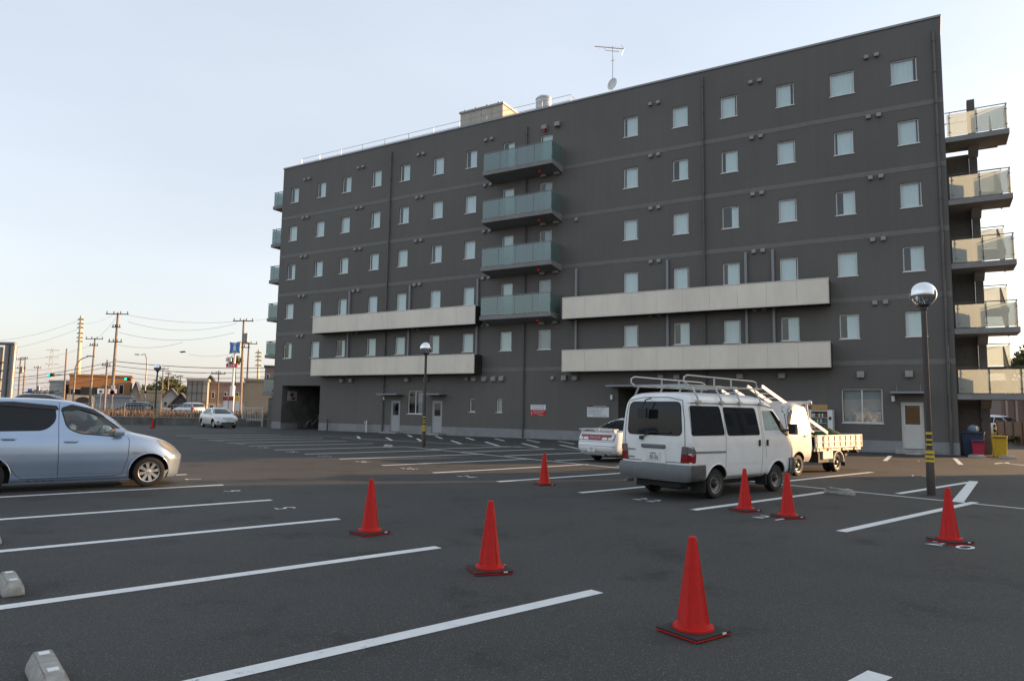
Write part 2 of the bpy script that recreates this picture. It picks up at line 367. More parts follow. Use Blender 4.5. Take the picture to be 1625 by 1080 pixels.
# ------------------------------------------------------------------ ground
PHI = -0.539412
BA = Vector((-17.8832, 52.9076, 0)); BD = Vector((math.cos(PHI), math.sin(PHI), 0)); BN = Vector((BD.y, -BD.x, 0))   # hotel corner, along, outward
def fac(u, off=0, z=0): p = BA + BD*u + BN*off; return Vector((p.x, p.y, z))
b = MB(); n = 24
for i in range(n):
    for j in range(n):
        x0 = -1500+3000*i/n; y0 = -1500+3000*j/n; d = 3000/n
        b.face([(x0, y0, -.012), (x0+d, y0, -.012), (x0+d, y0+d, -.012), (x0, y0+d, -.012)])
tag(b.build('ground', A['road']), kind='structure')
b = MB(); b.face([(-75, -40, 0), (60, -40, 0), (60, 62, 0), (-19.5, 57.2, 0), (-75, 63.5, 0)])
tag(b.build('car_park', A['asphalt']), kind='structure')
b = MB()
b.face([(-160, 72, .52), (-75, 62.8, .52), (-18.6, 56.8, .52), (-8, 62, .52), (-16, 71, .45), (-60, 76, .45), (-160, 86, .45)])
tag(b.build('grass_verge', A['dry_grass']), kind='structure')
b = MB(); rg = random.Random(11)
for i in range(9000):
    x = rg.uniform(-75, -19.5); yb = 62.6-(x+75)*.107; y = yb+rg.uniform(.6, 8.5); h = rg.uniform(.25, .75); w = rg.uniform(.03, .09); a = rg.uniform(0, PI); lx, ly = rg.uniform(-.25, .25), rg.uniform(-.2, .2)
    b.face([(x-w*math.cos(a), y-w*math.sin(a), .50), (x+w*math.cos(a), y+w*math.sin(a), .50), (x+lx+w*.3, y+ly, .5+h), (x+lx, y+ly, .5+h*1.05)])
tag(b.build('dry_grass', A['dry_grass']), 'tall dry tan grass growing behind the low wall', 'grass', kind='stuff')
b = MB(); b.face([(-160, 86, .42), (-60, 76, .42), (-16, 71, .42), (30, 90, .42), (0, 190, .42), (-220, 190, .42)])
tag(b.build('far_road', A['road']), kind='structure')

AX = Vector((math.cos(R(40.6)), math.sin(R(40.6)), 0))      # the way the bays point
RW = Vector((-AX.y, AX.x, 0))                               # along the rows
ln = MB(); Zl = .004
def line(p, q, w=.15, z=Zl):
    p = Vector((p[0], p[1], 0)); q = Vector((q[0], q[1], 0)); d = (q-p).normalized(); a = Vector((-d.y, d.x, 0))*w/2
    k = max(1, int((q-p).length/2.0)); P = [p+(q-p)*i/k for i in range(k+1)]
    for i in range(k):
        ln.face([(*(P[i]-a).xy, z), (*(P[i+1]-a).xy, z), (*(P[i+1]+a).xy, z), (*(P[i]+a).xy, z)])
ST = [(4.67, 10.08), (3.10, 12.05), (1.41, 14.30), (-.27, 16.23), (-1.97, 18.2), (-3.65, 20.28), (-5.4, 22.5), (-7.12, 24.6),
      (-8.88, 26.7), (-10.67, 28.96), (-12.4, 31.1), (-14.2, 33.3), (-15.9, 35.3), (-17.7, 37.5)]
for i, p in enumerate(ST):
    p = Vector((*p, 0)); line(p, p+AX*(5.75 if i else 5.68))
BL0 = Vector((ST[8][0], ST[8][1], 0))+AX*5.75; BL1 = Vector((10.6, 11.2, 0))
line(BL0, BL1, .1, Zl+.004)
SR = [(8.21, 15.07), (6.75, 17.45), (4.9, 19.3), (3.2, 21.3), (1.5, 23.35), (-.2, 25.4), (-1.9, 27.2), (-3.3, 28.9)]
for i, p in enumerate(SR):
    p = Vector((*p, 0)); line(p, p+AX*(4.5 if i == 0 else 5.0))
line((8.62, 13.73), (11.86, 18.2), .20, Zl+.008)
LE = [(2.36, 4.62), (.81, 6.56), (-.83, 8.49), (-2.49, 10.49), (-4.15, 12.46), (-5.9, 14.69), (-7.6, 16.75)]
for p in LE:
    p = Vector((*p, 0)); line(p-AX*5.2, p)
for (a, c) in [((-8.79, 40.67), (-8.03, 37.78)), ((-6.39, 44.03), (-5.69, 40.95)), ((-4.48, 42.55), (-3.78, 39.25)), ((-2.62, 41.46), (-1.95, 38.15)),
               ((-6.95, 39.66), (-6.05, 36.17)), ((-5.1, 38.73), (-4.49, 35.75)), ((-3.1, 37.08), (-2.34, 33.75)), ((-1.28, 36.13), (-.49, 32.09)), ((.58, 35.1), (1.24, 31.59)),
               ((-.9, 40.6), (-.3, 37.6)), ((.9, 39.6), (1.5, 36.4)), ((2.6, 38.4), (3.2, 35.4)), ((2.4, 34.2), (3.0, 30.9)),
               ((13.71, 25.97), (15.72, 29.34)), ((17.71, 28.27), (15.6, 24.57))]:
    line(a, c, .15, Zl+.002)
line((-12.2, 38.4), (-8.9, 40.6), .08, Zl+.006); line((-9.1, 38.05), (2.9, 29.8), .1, Zl+.006)
tag(ln.build('parking_lines', A['line']), kind='structure')

nb = MB()
def number(txt, c, rz, size=.46, z=.0085):
    V, F = text_geo(txt, size, spacing=1.35)
    T = Matrix.Translation((c[0], c[1], z)) @ Matrix.Rotation(rz, 4, 'Z')
    nb.add([T @ Vector((v.x, v.y, 0)) for v in V], F)
rz_in = math.atan2(AX.y, AX.x)-PI/2
number('20', (5.60, 9.10), rz_in); number('21', (4.10, 11.22), rz_in); number('22', (2.56, 13.27), rz_in)
for i, t in enumerate(['24', '25', '26', '27', '28', '29', '30', '31']):
    a = Vector((*ST[i+3], 0)); c = Vector((*ST[i+4], 0)); number(t, ((a+c)/2+AX*.1).xy, rz_in)
number('5', (-3.58, 11.48), rz_in+PI); number('6', (-5.28, 13.64), rz_in+PI); number('7', (-6.95, 15.7), rz_in+PI)
number('12', (15.2, 26.1), PHI); number('14', (11.25, 19.55), PHI)
tag(nb.build('painted_numbers', A['line']), kind='structure')
ar = MB()     # the slim arrow painted by the passage
for q in ([(1577, 735), (1590, 733.6), (1590, 734.6), (1580, 736)], [(1590, 734.2), (1640, 739.0), (1640, 739.7), (1590, 734.8)], [(1594, 733.2), (1600, 733.5), (1606, 736.4), (1600, 736.2)]):
    ar.face([(*gnd(*p).xy, .006) for p in q])
tag(ar.build('painted_arrow', A['line']), kind='structure')

# ------------------------------------------------------------------ the hotel
H = thing('apartment_hotel', 'six storey dark grey block with small white windows and glass balconies', 'building', (BA.x, BA.y, 0), PHI)
BW, BH, BDEP = 43.45, 19.9, 13.0
LV = [4.07+2.9723*k for k in range(5)]                  # floor bands
WC = [1.34, 4.19, 6.72, 9.57, 12.12, 14.96, 17.59, 20.40, 23.05, 28.44, 31.28, 33.89, 36.68, 39.30, 42.02]
rnd = random.Random(3)
opens = []                                              # u0,u1,v0,v1,depth,kind
for k in range(5):
    vt = LV[k]+2.30; vb = LV[k]+1.15
    for i, u in enumerate(WC):
        w = .42
        if k == 4 and i >= 13: w = .53
        if k == 4 and i == 14: u = 41.93
        v0 = vb
        kind = 'window'
        if k >= 1 and i in (7, 8): v0 = LV[k]+.28; kind = 'glazed'
        opens.append((u-w, u+w, v0, vt, .13, kind, k, i))
opens += [(12.95, 14.16, 1.30, 2.81, .12, 'sliding', -1, 0), (17.86, 18.27, 1.50, 2.32, .12, 'slim', -1, 1), (19.82, 20.21, 1.50, 2.32, .12, 'slim', -1, 2),
          (38.88, 40.57, 1.31, 2.87, .12, 'sliding', -1, 3),
          (11.51, 12.31, .12, 2.16, .10, 'door', -1, 4), (14.96, 15.75, .12, 2.16, .10, 'door', -1, 5), (41.29, 42.17, .20, 2.27, .10, 'door', -1, 6),
          (.97, 4.90, 0, 3.18, 7.0, 'garage', -1, 7), (27.70, 31.6, 0, 2.92, 2.6, 'entry', -1, 8)]
us = sorted({0.0, BW} | {round(o[0], 4) for o in opens} | {round(o[1], 4) for o in opens})
vs = sorted({0.0, BH} | {round(o[2], 4) for o in opens} | {round(o[3], 4) for o in opens})
wl = MB()
for i in range(len(us)-1):
    for j in range(len(vs)-1):
        cu, cv = (us[i]+us[i+1])/2, (vs[j]+vs[j+1])/2
        if any(o[0] < cu < o[1] and o[2] < cv < o[3] for o in opens): continue
        wl.face([(us[i], 0, vs[j]), (us[i+1], 0, vs[j]), (us[i+1], 0, vs[j+1]), (us[i], 0, vs[j+1])])
for (a, c, e, g, d, kind, k, i) in opens:
    m = 1 if kind in ('garage', 'entry') else 0
    wl.face([(a, 0, e), (a, d, e), (a, d, g), (a, 0, g)], m); wl.face([(c, 0, e), (c, 0, g), (c, d, g), (c, d, e)], m)
    wl.face([(a, 0, g), (a, d, g), (c, d, g), (c, 0, g)], m)
    if e > 0: wl.face([(a, 0, e), (c, 0, e), (c, d, e), (a, d, e)], m)
    if m: wl.face([(a, d, e), (c, d, e), (c, d, g), (a, d, g)], m)
    else:                                               # the room behind
        q = d+1.2
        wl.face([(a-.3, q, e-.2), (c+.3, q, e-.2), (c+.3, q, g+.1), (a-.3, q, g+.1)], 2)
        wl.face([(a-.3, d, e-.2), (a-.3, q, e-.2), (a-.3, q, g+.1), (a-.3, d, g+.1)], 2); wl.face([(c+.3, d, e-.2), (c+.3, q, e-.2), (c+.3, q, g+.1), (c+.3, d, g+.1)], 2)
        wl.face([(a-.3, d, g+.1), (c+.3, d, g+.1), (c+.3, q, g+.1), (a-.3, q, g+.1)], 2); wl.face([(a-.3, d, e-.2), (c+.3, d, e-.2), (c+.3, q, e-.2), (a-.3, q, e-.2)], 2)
wl.face([(0, 0, 0), (0, 0, BH), (0, BDEP, BH), (0, BDEP, 0)]); wl.face([(BW, 0, 0), (BW, BDEP, 0), (BW, BDEP, BH), (BW, 0, BH)])
wl.face([(0, BDEP, 0), (BW, BDEP, 0), (BW, BDEP, BH), (0, BDEP, BH)])
wl.build('wall', [A['wall'], A['conc_dark'], A['dark_room']], H)
rf = MB(); rf.box(.2, BW-.2, .2, BDEP-.2, BH-.7, BH-.55); rf.build('roof', A['slab'], H)
cp = MB()
cp.box(-.05, BW+.05, -.05, .22, BH, BH+.11); cp.box(-.05, BW+.05, BDEP-.22, BDEP+.05, BH, BH+.11)
cp.box(-.05, .22, .223, BDEP-.223, BH, BH+.11); cp.box(BW-.22, BW+.05, .223, BDEP-.223, BH, BH+.11)
cp.build('roof_coping', A['coping'], H, bevel=.012)
for k in range(5):
    s_ = MB(); s_.box(.003, BW-.003, -.012, .0, LV[k]-.115, LV[k]+.115); s_.build('floor_band', A['band'], H)
pl = MB(); us_ = [0, .97, 4.90, 11.51, 12.31, 14.96, 15.75, 27.70, 31.6, 41.29, 42.17, BW+.02]
for i in range(0, len(us_), 2):
    x0, x1 = us_[i], us_[i+1]; nseg = max(1, round((x1-x0)/1.8)); w = (x1-x0)/nseg
    pl = MB()
    for q in range(nseg): pl.box(x0+q*w+.004, x0+(q+1)*w-.004, -.025, 0, 0, .53)
    pl.build('plinth', A['plinth'], H)
pl = MB(); pl.box(.973, .99, .003, 1.6, 0, .41); pl.build('plinth', A['plinth'], H)

def window(u0, u1, v0, v1, y=.07, gap=0, dim=False, split=False, bare=False, par=H):
    f = MB(); t = .045
    f.box(u0, u1, y, y+.06, v0, v0+t); f.box(u0, u1, y, y+.06, v1-t, v1)
    f.box(u0, u0+t, y, y+.06, v0+t, v1-t); f.box(u1-t, u1, y, y+.06, v0+t, v1-t)
    if split: c = (u0+u1)/2; f.box(c-.025, c+.025, y-.004, y+.055, v0+t, v1-t)
    o = f.build('window', A['alu'], par, bevel=.006, segs=1)
    s_ = MB(); s_.box(u0-.04, u1+.04, -.035, y-.002, v0-.045, v0-.003); s_.build('sill', A['alu'], o)
    p = MB(); j1, j2 = rnd.uniform(-.007, .007), rnd.uniform(-.009, .009); p.face([(u0+t, y+.03+j1, v0+t), (u1-t, y+.03-j1, v0+t), (u1-t, y+.03-j1+j2, v1-t), (u0+t, y+.03+j1+j2, v1-t)]); p.build('pane', A['pane'], o)
    if bare: return o
    a, c = u0+.01, u1-.01
    if gap < 0: a += -gap
    if gap > 0: c -= gap
    cu = MB(); nn = max(6, int((c-a)/.05)); yc = y+.10
    pts = [(a+(c-a)*i/nn, yc+.012*math.sin(i*1.9+u0*3)) for i in range(nn+1)]
    for i in range(nn): cu.face([(pts[i][0], pts[i][1], v0+.01), (pts[i+1][0], pts[i+1][1], v0+.01), (pts[i+1][0], pts[i+1][1], v1-.01), (pts[i][0], pts[i][1], v1-.01)])
    cu.build('curtain', A['curtain_dim'] if dim else A['curtain'], o, smooth=60)
    return o
GAPS = {(4, 9): -.14, (4, 12): .16, (4, 14): .14, (4, 13): 0, (4, 10): 0, (3, 9): -.1, (3, 11): -.18, (3, 13): -.12, (3, 14): .1, (2, 11): -.45, (2, 13): -.3, (2, 14): .1,
        (4, 0): -.2, (4, 1): -.2, (4, 2): -.22, (4, 3): -.1, (4, 4): -.18, (4, 5): -.1, (4, 6): -.24, (0, 2): -.4, (0, 0): -.35, (1, 11): -.2, (1, 10): .12, (1, 12): .1, (0, 8): 0}
for (a, c, e, g, d, kind, k, i) in opens:
    if kind in ('window', 'glazed'):
        gp = GAPS.get((k, i), rnd.choice([0, 0, -.1, -.2, .12, .08, -.3]))
        window(a, c, e, g, gap=gp, dim=(i == 8 and k in (0, 1, 2, 3)))
    elif kind == 'sliding':
        o = window(a, c, e, g, split=True, bare=True)
        bl = MB()
        for q in range(24): z = e+.06+q*(g-e-.10)/24; bl.box((a if i == 3 else a+.62)+.06, (c-.06), .26, .265, z, z+(g-e)/24*.86)
        bl.build('blind', A['curtain_dim'], o)
    elif kind == 'slim': window(a, c, e, g, dim=True, bare=(i == 1))
    elif kind == 'door':
        f = MB(); t = .06
        f.box(a, a+t, .02, .09, e, g); f.box(c-t, c, .02, .09, e, g); f.box(a+t, c-t, .02, .09, g-t, g)
        zz = e+1.0; f.box(a+t+.003, c-t-.003, .04, .08, e+.01, zz); f.box(a+t+.003, a+t+.09, .04, .08, zz, g-t-.003); f.box(c-t-.09, c-t-.003, .04, .08, zz, g-t-.003); f.box(a+t+.09, c-t-.09, .04, .08, g-t-.09, g-t-.003); f.box(a+t+.09, c-t-.09, .04, .08, zz, zz+.08)
        dr = f.build('door', A['door'] if i == 6 else A['door_grey'], H, bevel=.006, segs=1)
        p = MB(); p.face([(a+.15, .06, zz+.08), (c-.15, .06, zz+.08), (c-.15, .06, g-.15), (a+.15, .06, g-.15)]); p.build('pane', A['tint_pane'], dr)
        h = MB(); x = a+.12 if i == 6 else c-.12; h.tube([(x, .035, e+.95), (x, -.01, e+.95), (x+(.11 if i == 6 else -.11), -.01, e+.95)], .011, 8); h.build('handle', A['steel'], dr, smooth=40)
        s2 = MB(); s2.box(a-.25, c+.3, -.75, -.026, 0, e-.01); s2.build('door_step', A['concrete'], H, bevel=.01)
# canopies above the doors
for (u0, u1, v, d) in ((10.85, 12.6, 2.52, .75), (14.72, 16.05, 2.53, .75), (40.92, 42.35, 2.66, .75), (27.35, 31.6, 3.0, .95)):
    c_ = MB(); c_.box(u0, u1, -d, -.002, v, v+.05); c_.box(u0, u1, -d-.02, -d-.003, v-.02, v+.07)
    o = c_.build('door_canopy', A['pipe_grey'], H, bevel=.006, segs=1)
    s_ = MB()
    for x in (u0+.25, u1-.25): s_.tube([(x, -.02, v+.42), (x, -d+.08, v+.06)], .014, 6)
    s_.build('stay_rod', A['pipe_grey'], o)
# ventilation hoods
def hood(u, v, s_=.10):
    h = MB(); n_ = 8; pr = []
    for i in range(n_+1):
        a = PI/2*i/n_; pr.append((-1.35*s_*math.cos(a)-.004, s_*(.1+.9*math.sin(a))))
    prof = [(-.004, -s_)] + [(-1.35*s_-.004, -s_)] + pr
    a_ = [(u-s_, y, v+z) for y, z in prof]; b_ = [(u+s_, y, v+z) for y, z in prof]
    h.prism(a_, b_); return h.build('vent_hood', A['vent'], H, smooth=35)
for k in range(5):
    for (a, c) in ((2.43, 2.88), (7.83, 8.28), (13.26, 13.70), (18.70, 19.15), (29.62, 30.07), (35.04, 35.48), (40.40, 40.84)):
        hood(a, LV[k]+2.77); hood(c, LV[k]+2.78)
    hood(22.95, LV[k]+2.76, .16); hood(23.83, LV[k]+2.78, .16)
for u in (7.07, 7.93, 12.9, 14.48, 18.2, 18.97, 19.63, 20.21, 24.42, 25.11, 30.16, 31.03, 34.27, 36.26, 39.71, 41.66): hood(u, 3.54, .15)
for u in (17.65, 23.66): hood(u, 3.54, .10)
hood(25.13, 12.74, .1)
# rain pipes with collars, grey ducts at the screens
def downpipe(u, v1, v0=.05, r=.05, mt='pipe_brown', y=-.10):
    p = MB(); p.tube([(u, -.01, v1+.03), (u, y, v1-.05), (u, y, v0)], r, 10)
    z = v1-.5
    while z > v0+.2:
        p.lathe([(r+.018, z), (r+.018, z+.06)], 10, T=Matrix.Translation((u, y, 0))); p.box(u-.015, u+.015, y, 0, z+.01, z+.05); z -= 1.48
    p.build('rain_pipe', A[mt], H, smooth=40)
downpipe(10.90, 19.3); downpipe(21.72, 18.95); downpipe(32.54, 19.55); downpipe(43.16, 19.25, r=.06)
for u in (7.5, 12.92, 18.34, 25.15, 30.55, 34.64, 35.95):
    p = MB(); p.box(u-.065, u+.065, -.15, -.003, 3.95, 9.80); p.build('cable_duct', A['pipe_grey'], H, bevel=.012)
# beige metal screens hung in front of the plant
def screen(u0, u1, v0, v1, y=-.92):
    p = MB(); nn = round((u1-u0)/1.42); w = (u1-u0)/nn
    for q in range(nn): p.box(u0+q*w+.002, u0+(q+1)*w-.002, y+.002*(q % 2), y+.03, v0+.03, v1-.03)
    o = p.build('metal_screen', A['screen'], H, bevel=.004, segs=1)
    e = MB(); e.box(u0, u1, y-.012, y+.04, v1-.028, v1+.012); e.box(u0, u1, y-.012, y+.04, v0-.012, v0+.028); e.box(u0-.03, u0-.001, y-.012, y+.04, v0-.012, v1+.012); e.box(u1+.001, u1+.03, y-.012, y+.04, v0-.012, v1+.012)
    e.build('edge_trim', A['screen_edge'], o)
    s_ = MB(); s_.box(u1-.03, u1, y+.045, -.005, v0, v1-.02); s_.box(u0, u0+.03, y+.045, -.005, v0, v1-.02)
    s_.box(u0+.033, u1-.033, y+.045, -.005, v0+.04, v0+.07)
    s_.build('end_plate', A['brown_dark'], o)
screen(4.86, 18.72, 6.84, 7.99); screen(4.86, 18.72, 3.83, 5.0); screen(24.70, 38.54, 6.82, 8.03); screen(24.70, 38.54, 3.84, 5.04)
# glass balconies in the middle
for k in range(1, 5):
    v = LV[k]+.17; u0, u1, d = 19.32, 24.15, 1.32
    s_ = MB(); prof = [(-.003, v), (-d, v), (-d, v-.24), (-.003, v-.42)]
    s_.prism([(u0, y, z) for y, z in prof], [(u1, y, z) for y, z in prof])
    o = s_.build('balcony', A['slab'], H, bevel=.01)
    g = MB(); n4 = 4; w = (u1-u0-.1)/n4; yb = -d+.05
    for q in range(n4): g.box(u0+.05+q*w+.008, u0+.05+(q+1)*w-.008, yb, yb+.012, v+.03, v+1.10)
    for ux in (u0+.05, u1-.05): g.box(ux-.006, ux+.006, yb+.02, -.03, v+.03, v+1.10)
    g.build('glass_panel', A['frost_teal'], o)
    r_ = MB(); r_.tube([(u0+.05, -.01, v+1.14), (u0+.05, yb, v+1.14), (u1-.05, yb, v+1.14), (u1-.05, -.01, v+1.14)], .025, 8)
    for q in range(n4+1):
        x = min(max(u0+.05+q*w, u0+.07), u1-.07); r_.bar((x, yb+.04, v), (x, yb+.04, v+1.13), .03, .03)
        for zz in (.22, .9): r_.ball((x, yb-.012, v+zz), .022, 8, 6)
    r_.build('handrail', A['pipe_grey'], o, smooth=40)
    l_ = MB(); l_.lathe([(.075, -.14), (.09, -.08), (.075, 0)], 12, T=Matrix.Translation((23.02, -.75, v-.30))); l_.build('alarm_lamp', A['red_lamp'], o, smooth=40)
l_ = MB(); l_.lathe([(.07, -.12), (.085, -.06), (.07, 0)], 12, T=Matrix.Translation((22.95, -.12, LV[4]+2.58))); l_.build('alarm_lamp', A['red_lamp'], H, smooth=40)
# roof: rail, penthouse, tank
r_ = MB(); PU = [1.48, 3.41, 5.6, 7.72, 9.82, 11.99, 14.13, 16.28, 18.43, 20.59, 22.5, 24.44]
for u in PU: r_.tube([(u, .4, BH-.5), (u, .4, 20.62)], .02, 6)
for z in (20.62, 20.28): r_.tube([(PU[0], .4, z), (PU[-1], .4, z)] + ([(24.9, .4, 20.05)] if z > 20.5 else []), .014, 6)
r_.build('roof_railing', A['galv'], H)
p = MB(); p.box(13.78, 17.39, 4.0, 9.0, BH-.6, 23.0, 0); p.box(13.70, 17.47, 3.92, 9.08, 23.0, 23.14, 1)
for q in range(1, 4): p.box(13.78+q*.9-.012, 13.78+q*.9+.012, 3.985, 3.999, BH-.5, 23.0, 1)
for q in range(4): p.box(14.1+q*.95, 14.22+q*.95, 4.0, 4.1, 23.14, 23.26, 1)
p.box(15.95, 16.15, 3.96, 3.985, 21.0, 21.9, 2)
p.build('penthouse', [A['penthouse'], A['coping'], A['alu']], H)
p = MB(); p.lathe([(.52, BH-.5), (.52, 22.0), (.55, 22.02), (.55, 22.08), (.40, 22.22), (.05, 22.27), (.05, 22.36), (0, 22.36)], 28, T=Matrix.Translation((21.2, 3, 0)))
for q in range(3): p.lathe([(.53, 20.6+q*.5), (.53, 20.64+q*.5)], 28, T=Matrix.Translation((21.2, 3, 0)))
p.build('water_tank', A['galv'], H, smooth=30)
# wall lamps beside the doors
for (u, v) in ((10.95, 2.30), (27.34, 2.43), (41.0, 2.42)):
    l_ = MB(); l_.box(u-.07, u+.07, -.13, -.003, v-.13, v+.13); l_.build('wall_lamp', A['white_sheet'], H, bevel=.02)

# right hand stair tower
def slab_part(u0, u1, y0, y1, v, t=.24, name='stair_landing', mt='slab'):
    s_ = MB(); s_.box(u0, u1, y0, y1, v-t, v); return s_.build(name, A[mt], H, bevel=.012)
SLV = [14.17, 11.28, 8.39, 5.49, 2.64]
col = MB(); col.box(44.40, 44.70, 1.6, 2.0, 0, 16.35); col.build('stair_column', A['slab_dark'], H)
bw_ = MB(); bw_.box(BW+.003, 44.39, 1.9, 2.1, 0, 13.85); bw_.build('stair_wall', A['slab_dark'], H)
for i, v in enumerate(SLV):
    last = i == 4; u1 = 45.83 if not last else 49.5
    o = slab_part(BW+.004, u1, .02, 1.58, v)
    br = MB(); br.prism([(44.36, 1.57, v-.243), (44.36, .9, v-.243), (44.36, .95, v-.36), (44.36, 1.57, v-.62)], [(44.74, 1.57, v-.243), (44.74, .9, v-.243), (44.74, .95, v-.36), (44.74, 1.57, v-.62)]); br.build('bracket', A['slab'], o)
    g = MB(); xs = [BW+.06, 44.66, u1-.06] if not last else [BW+.06, 44.66, 45.78, 46.9, 48.1, 49.4]
    for q in range(len(xs)-1): g.box(xs[q]+.015, xs[q+1]-.015, .06, .072, v+.04, v+1.05)
    g.box(u1-.066, u1-.054, .09, 1.5, v+.04, v+1.05)
    g.build('glass_panel', A['frost_pale'], o)
    h = MB(); h.tube([(BW+.02, .07, v+1.14), (u1-.06, .07, v+1.14), (u1-.06, 1.5, v+1.14)], .022, 8)
    for x in xs: 
        x = min(max(x, BW+.2), u1-.1)
        h.bar((x, .10, v), (x, .10, v+1.13), .03, .03)
        for zz in (.2, .88): h.box(x-.05, x+.05, .045, .11, v+zz, v+zz+.02)
    h.build('handrail', A['dark_steel'], o, smooth=40)
    # flight rising behind, its far landing with rail and glass
    if i < 4 or True:
        vf = v+1.45
        ff = MB(); y0, y1 = 1.7, 4.6
        ff.prism([(45.50, y0, v-.25), (45.50, y0, v+.95), (45.50, y1, vf+.95), (45.50, y1, vf-.25)], [(45.56, y0, v-.25), (45.56, y0, v+.95), (45.56, y1, vf+.95), (45.56, y1, vf-.25)])
        if i > 0: ff.build('stair_side', A['brown_dark'], H)
        fl = MB(); fl.box(44.75, 45.85, 4.7, 6.2, vf-.25, vf)
        if i > 0:
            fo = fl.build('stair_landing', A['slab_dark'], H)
            gg = MB(); gg.box(44.78, 45.8, 4.75, 4.762, vf+.05, vf+1.0); gg.build('glass_panel', A['frost_pale'], fo)
            hh = MB(); hh.tube([(44.6, 4.75, vf+1.1), (45.82, 4.75, vf+1.1), (45.82, 6.2, vf+1.1)], .022, 8); hh.build('handrail', A['brown_dark'], fo)
        else:
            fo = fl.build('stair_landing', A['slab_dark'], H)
            hh = MB(); hh.tube([(43.5, 3.0, vf+.25), (44.5, 3.0, vf+.25)], .025, 8); hh.prism([(45.45, 4.7, vf+.1), (45.45, 4.8, vf+.95), (45.45, 4.95, vf+.1)], [(45.55, 4.7, vf+.1), (45.5, 4.8, vf+.95), (45.55, 4.95, vf+.1)]); hh.build('handrail', A['dark_steel'], fo)
# left hand landings
for (yt, yb) in ((306, 336), (364, 396), (422, 453), (481, 513), (541, 571), (600, 630)):
    def uv(x, y):
        d = ray(x, y); A0 = BA-BN*.6; t = ((A0-EYE).dot(BN))/d.dot(BN); P = EYE+d*t; return (P-BA).dot(BD), P.z
    ub, vb = uv(433-(yb-336)*.056, yb-6); _, vt = uv(436, yt)
    o = slab_part(ub, -.004, .6, 2.4, vb+.12, .26)
    g = MB(); g.box(ub+.06, -.05, .66, .672, vb+.16, vt-.08); g.box(ub+.05, ub+.062, .69, 2.3, vb+.16, vt-.08); g.build('glass_panel', A['frost_teal'], o)
    h = MB(); h.tube([(-.01, .66, vt), (ub+.05, .66, vt), (ub+.05, 2.3, vt)], .03, 8); h.bar((ub+.45, .70, vb), (ub+.45, .70, vt), .05, .05); h.build('handrail', A['dark_steel'], o)
p = MB(); p.box(-1.9, -.9, 1.2, 1.5, 0, 2.3); p.box(-.9, -.004, .62, 1.0, 2.35, 2.9, 1); p.build('stair_base_wall', [A['conc_dark'], A['slab_dark']], H)
# ------------------------------------------------------------------ vehicle bodies
def pchip(xs, ys, x):
    n = len(xs)
    if x <= xs[0]: return ys[0]
    if x >= xs[-1]: return ys[-1]
    i = max(j for j in range(n-1) if xs[j] <= x)
    h = [xs[j+1]-xs[j] for j in range(n-1)]; d = [(ys[j+1]-ys[j])/h[j] for j in range(n-1)]
    def sl(j):
        if j == 0: return d[0]
        if j == n-1: return d[-1]
        if d[j-1]*d[j] <= 0: return 0.0
        w1 = 2*h[j]+h[j-1]; w2 = h[j]+2*h[j-1]
        return (w1+w2)/(w1/d[j-1]+w2/d[j])
    t = (x-xs[i])/h[i]; a = sl(i); c = sl(i+1)
    return (2*t**3-3*t*t+1)*ys[i]+(t**3-2*t*t+t)*h[i]*a+(-2*t**3+3*t*t)*ys[i+1]+(t**3-t*t)*h[i]*c

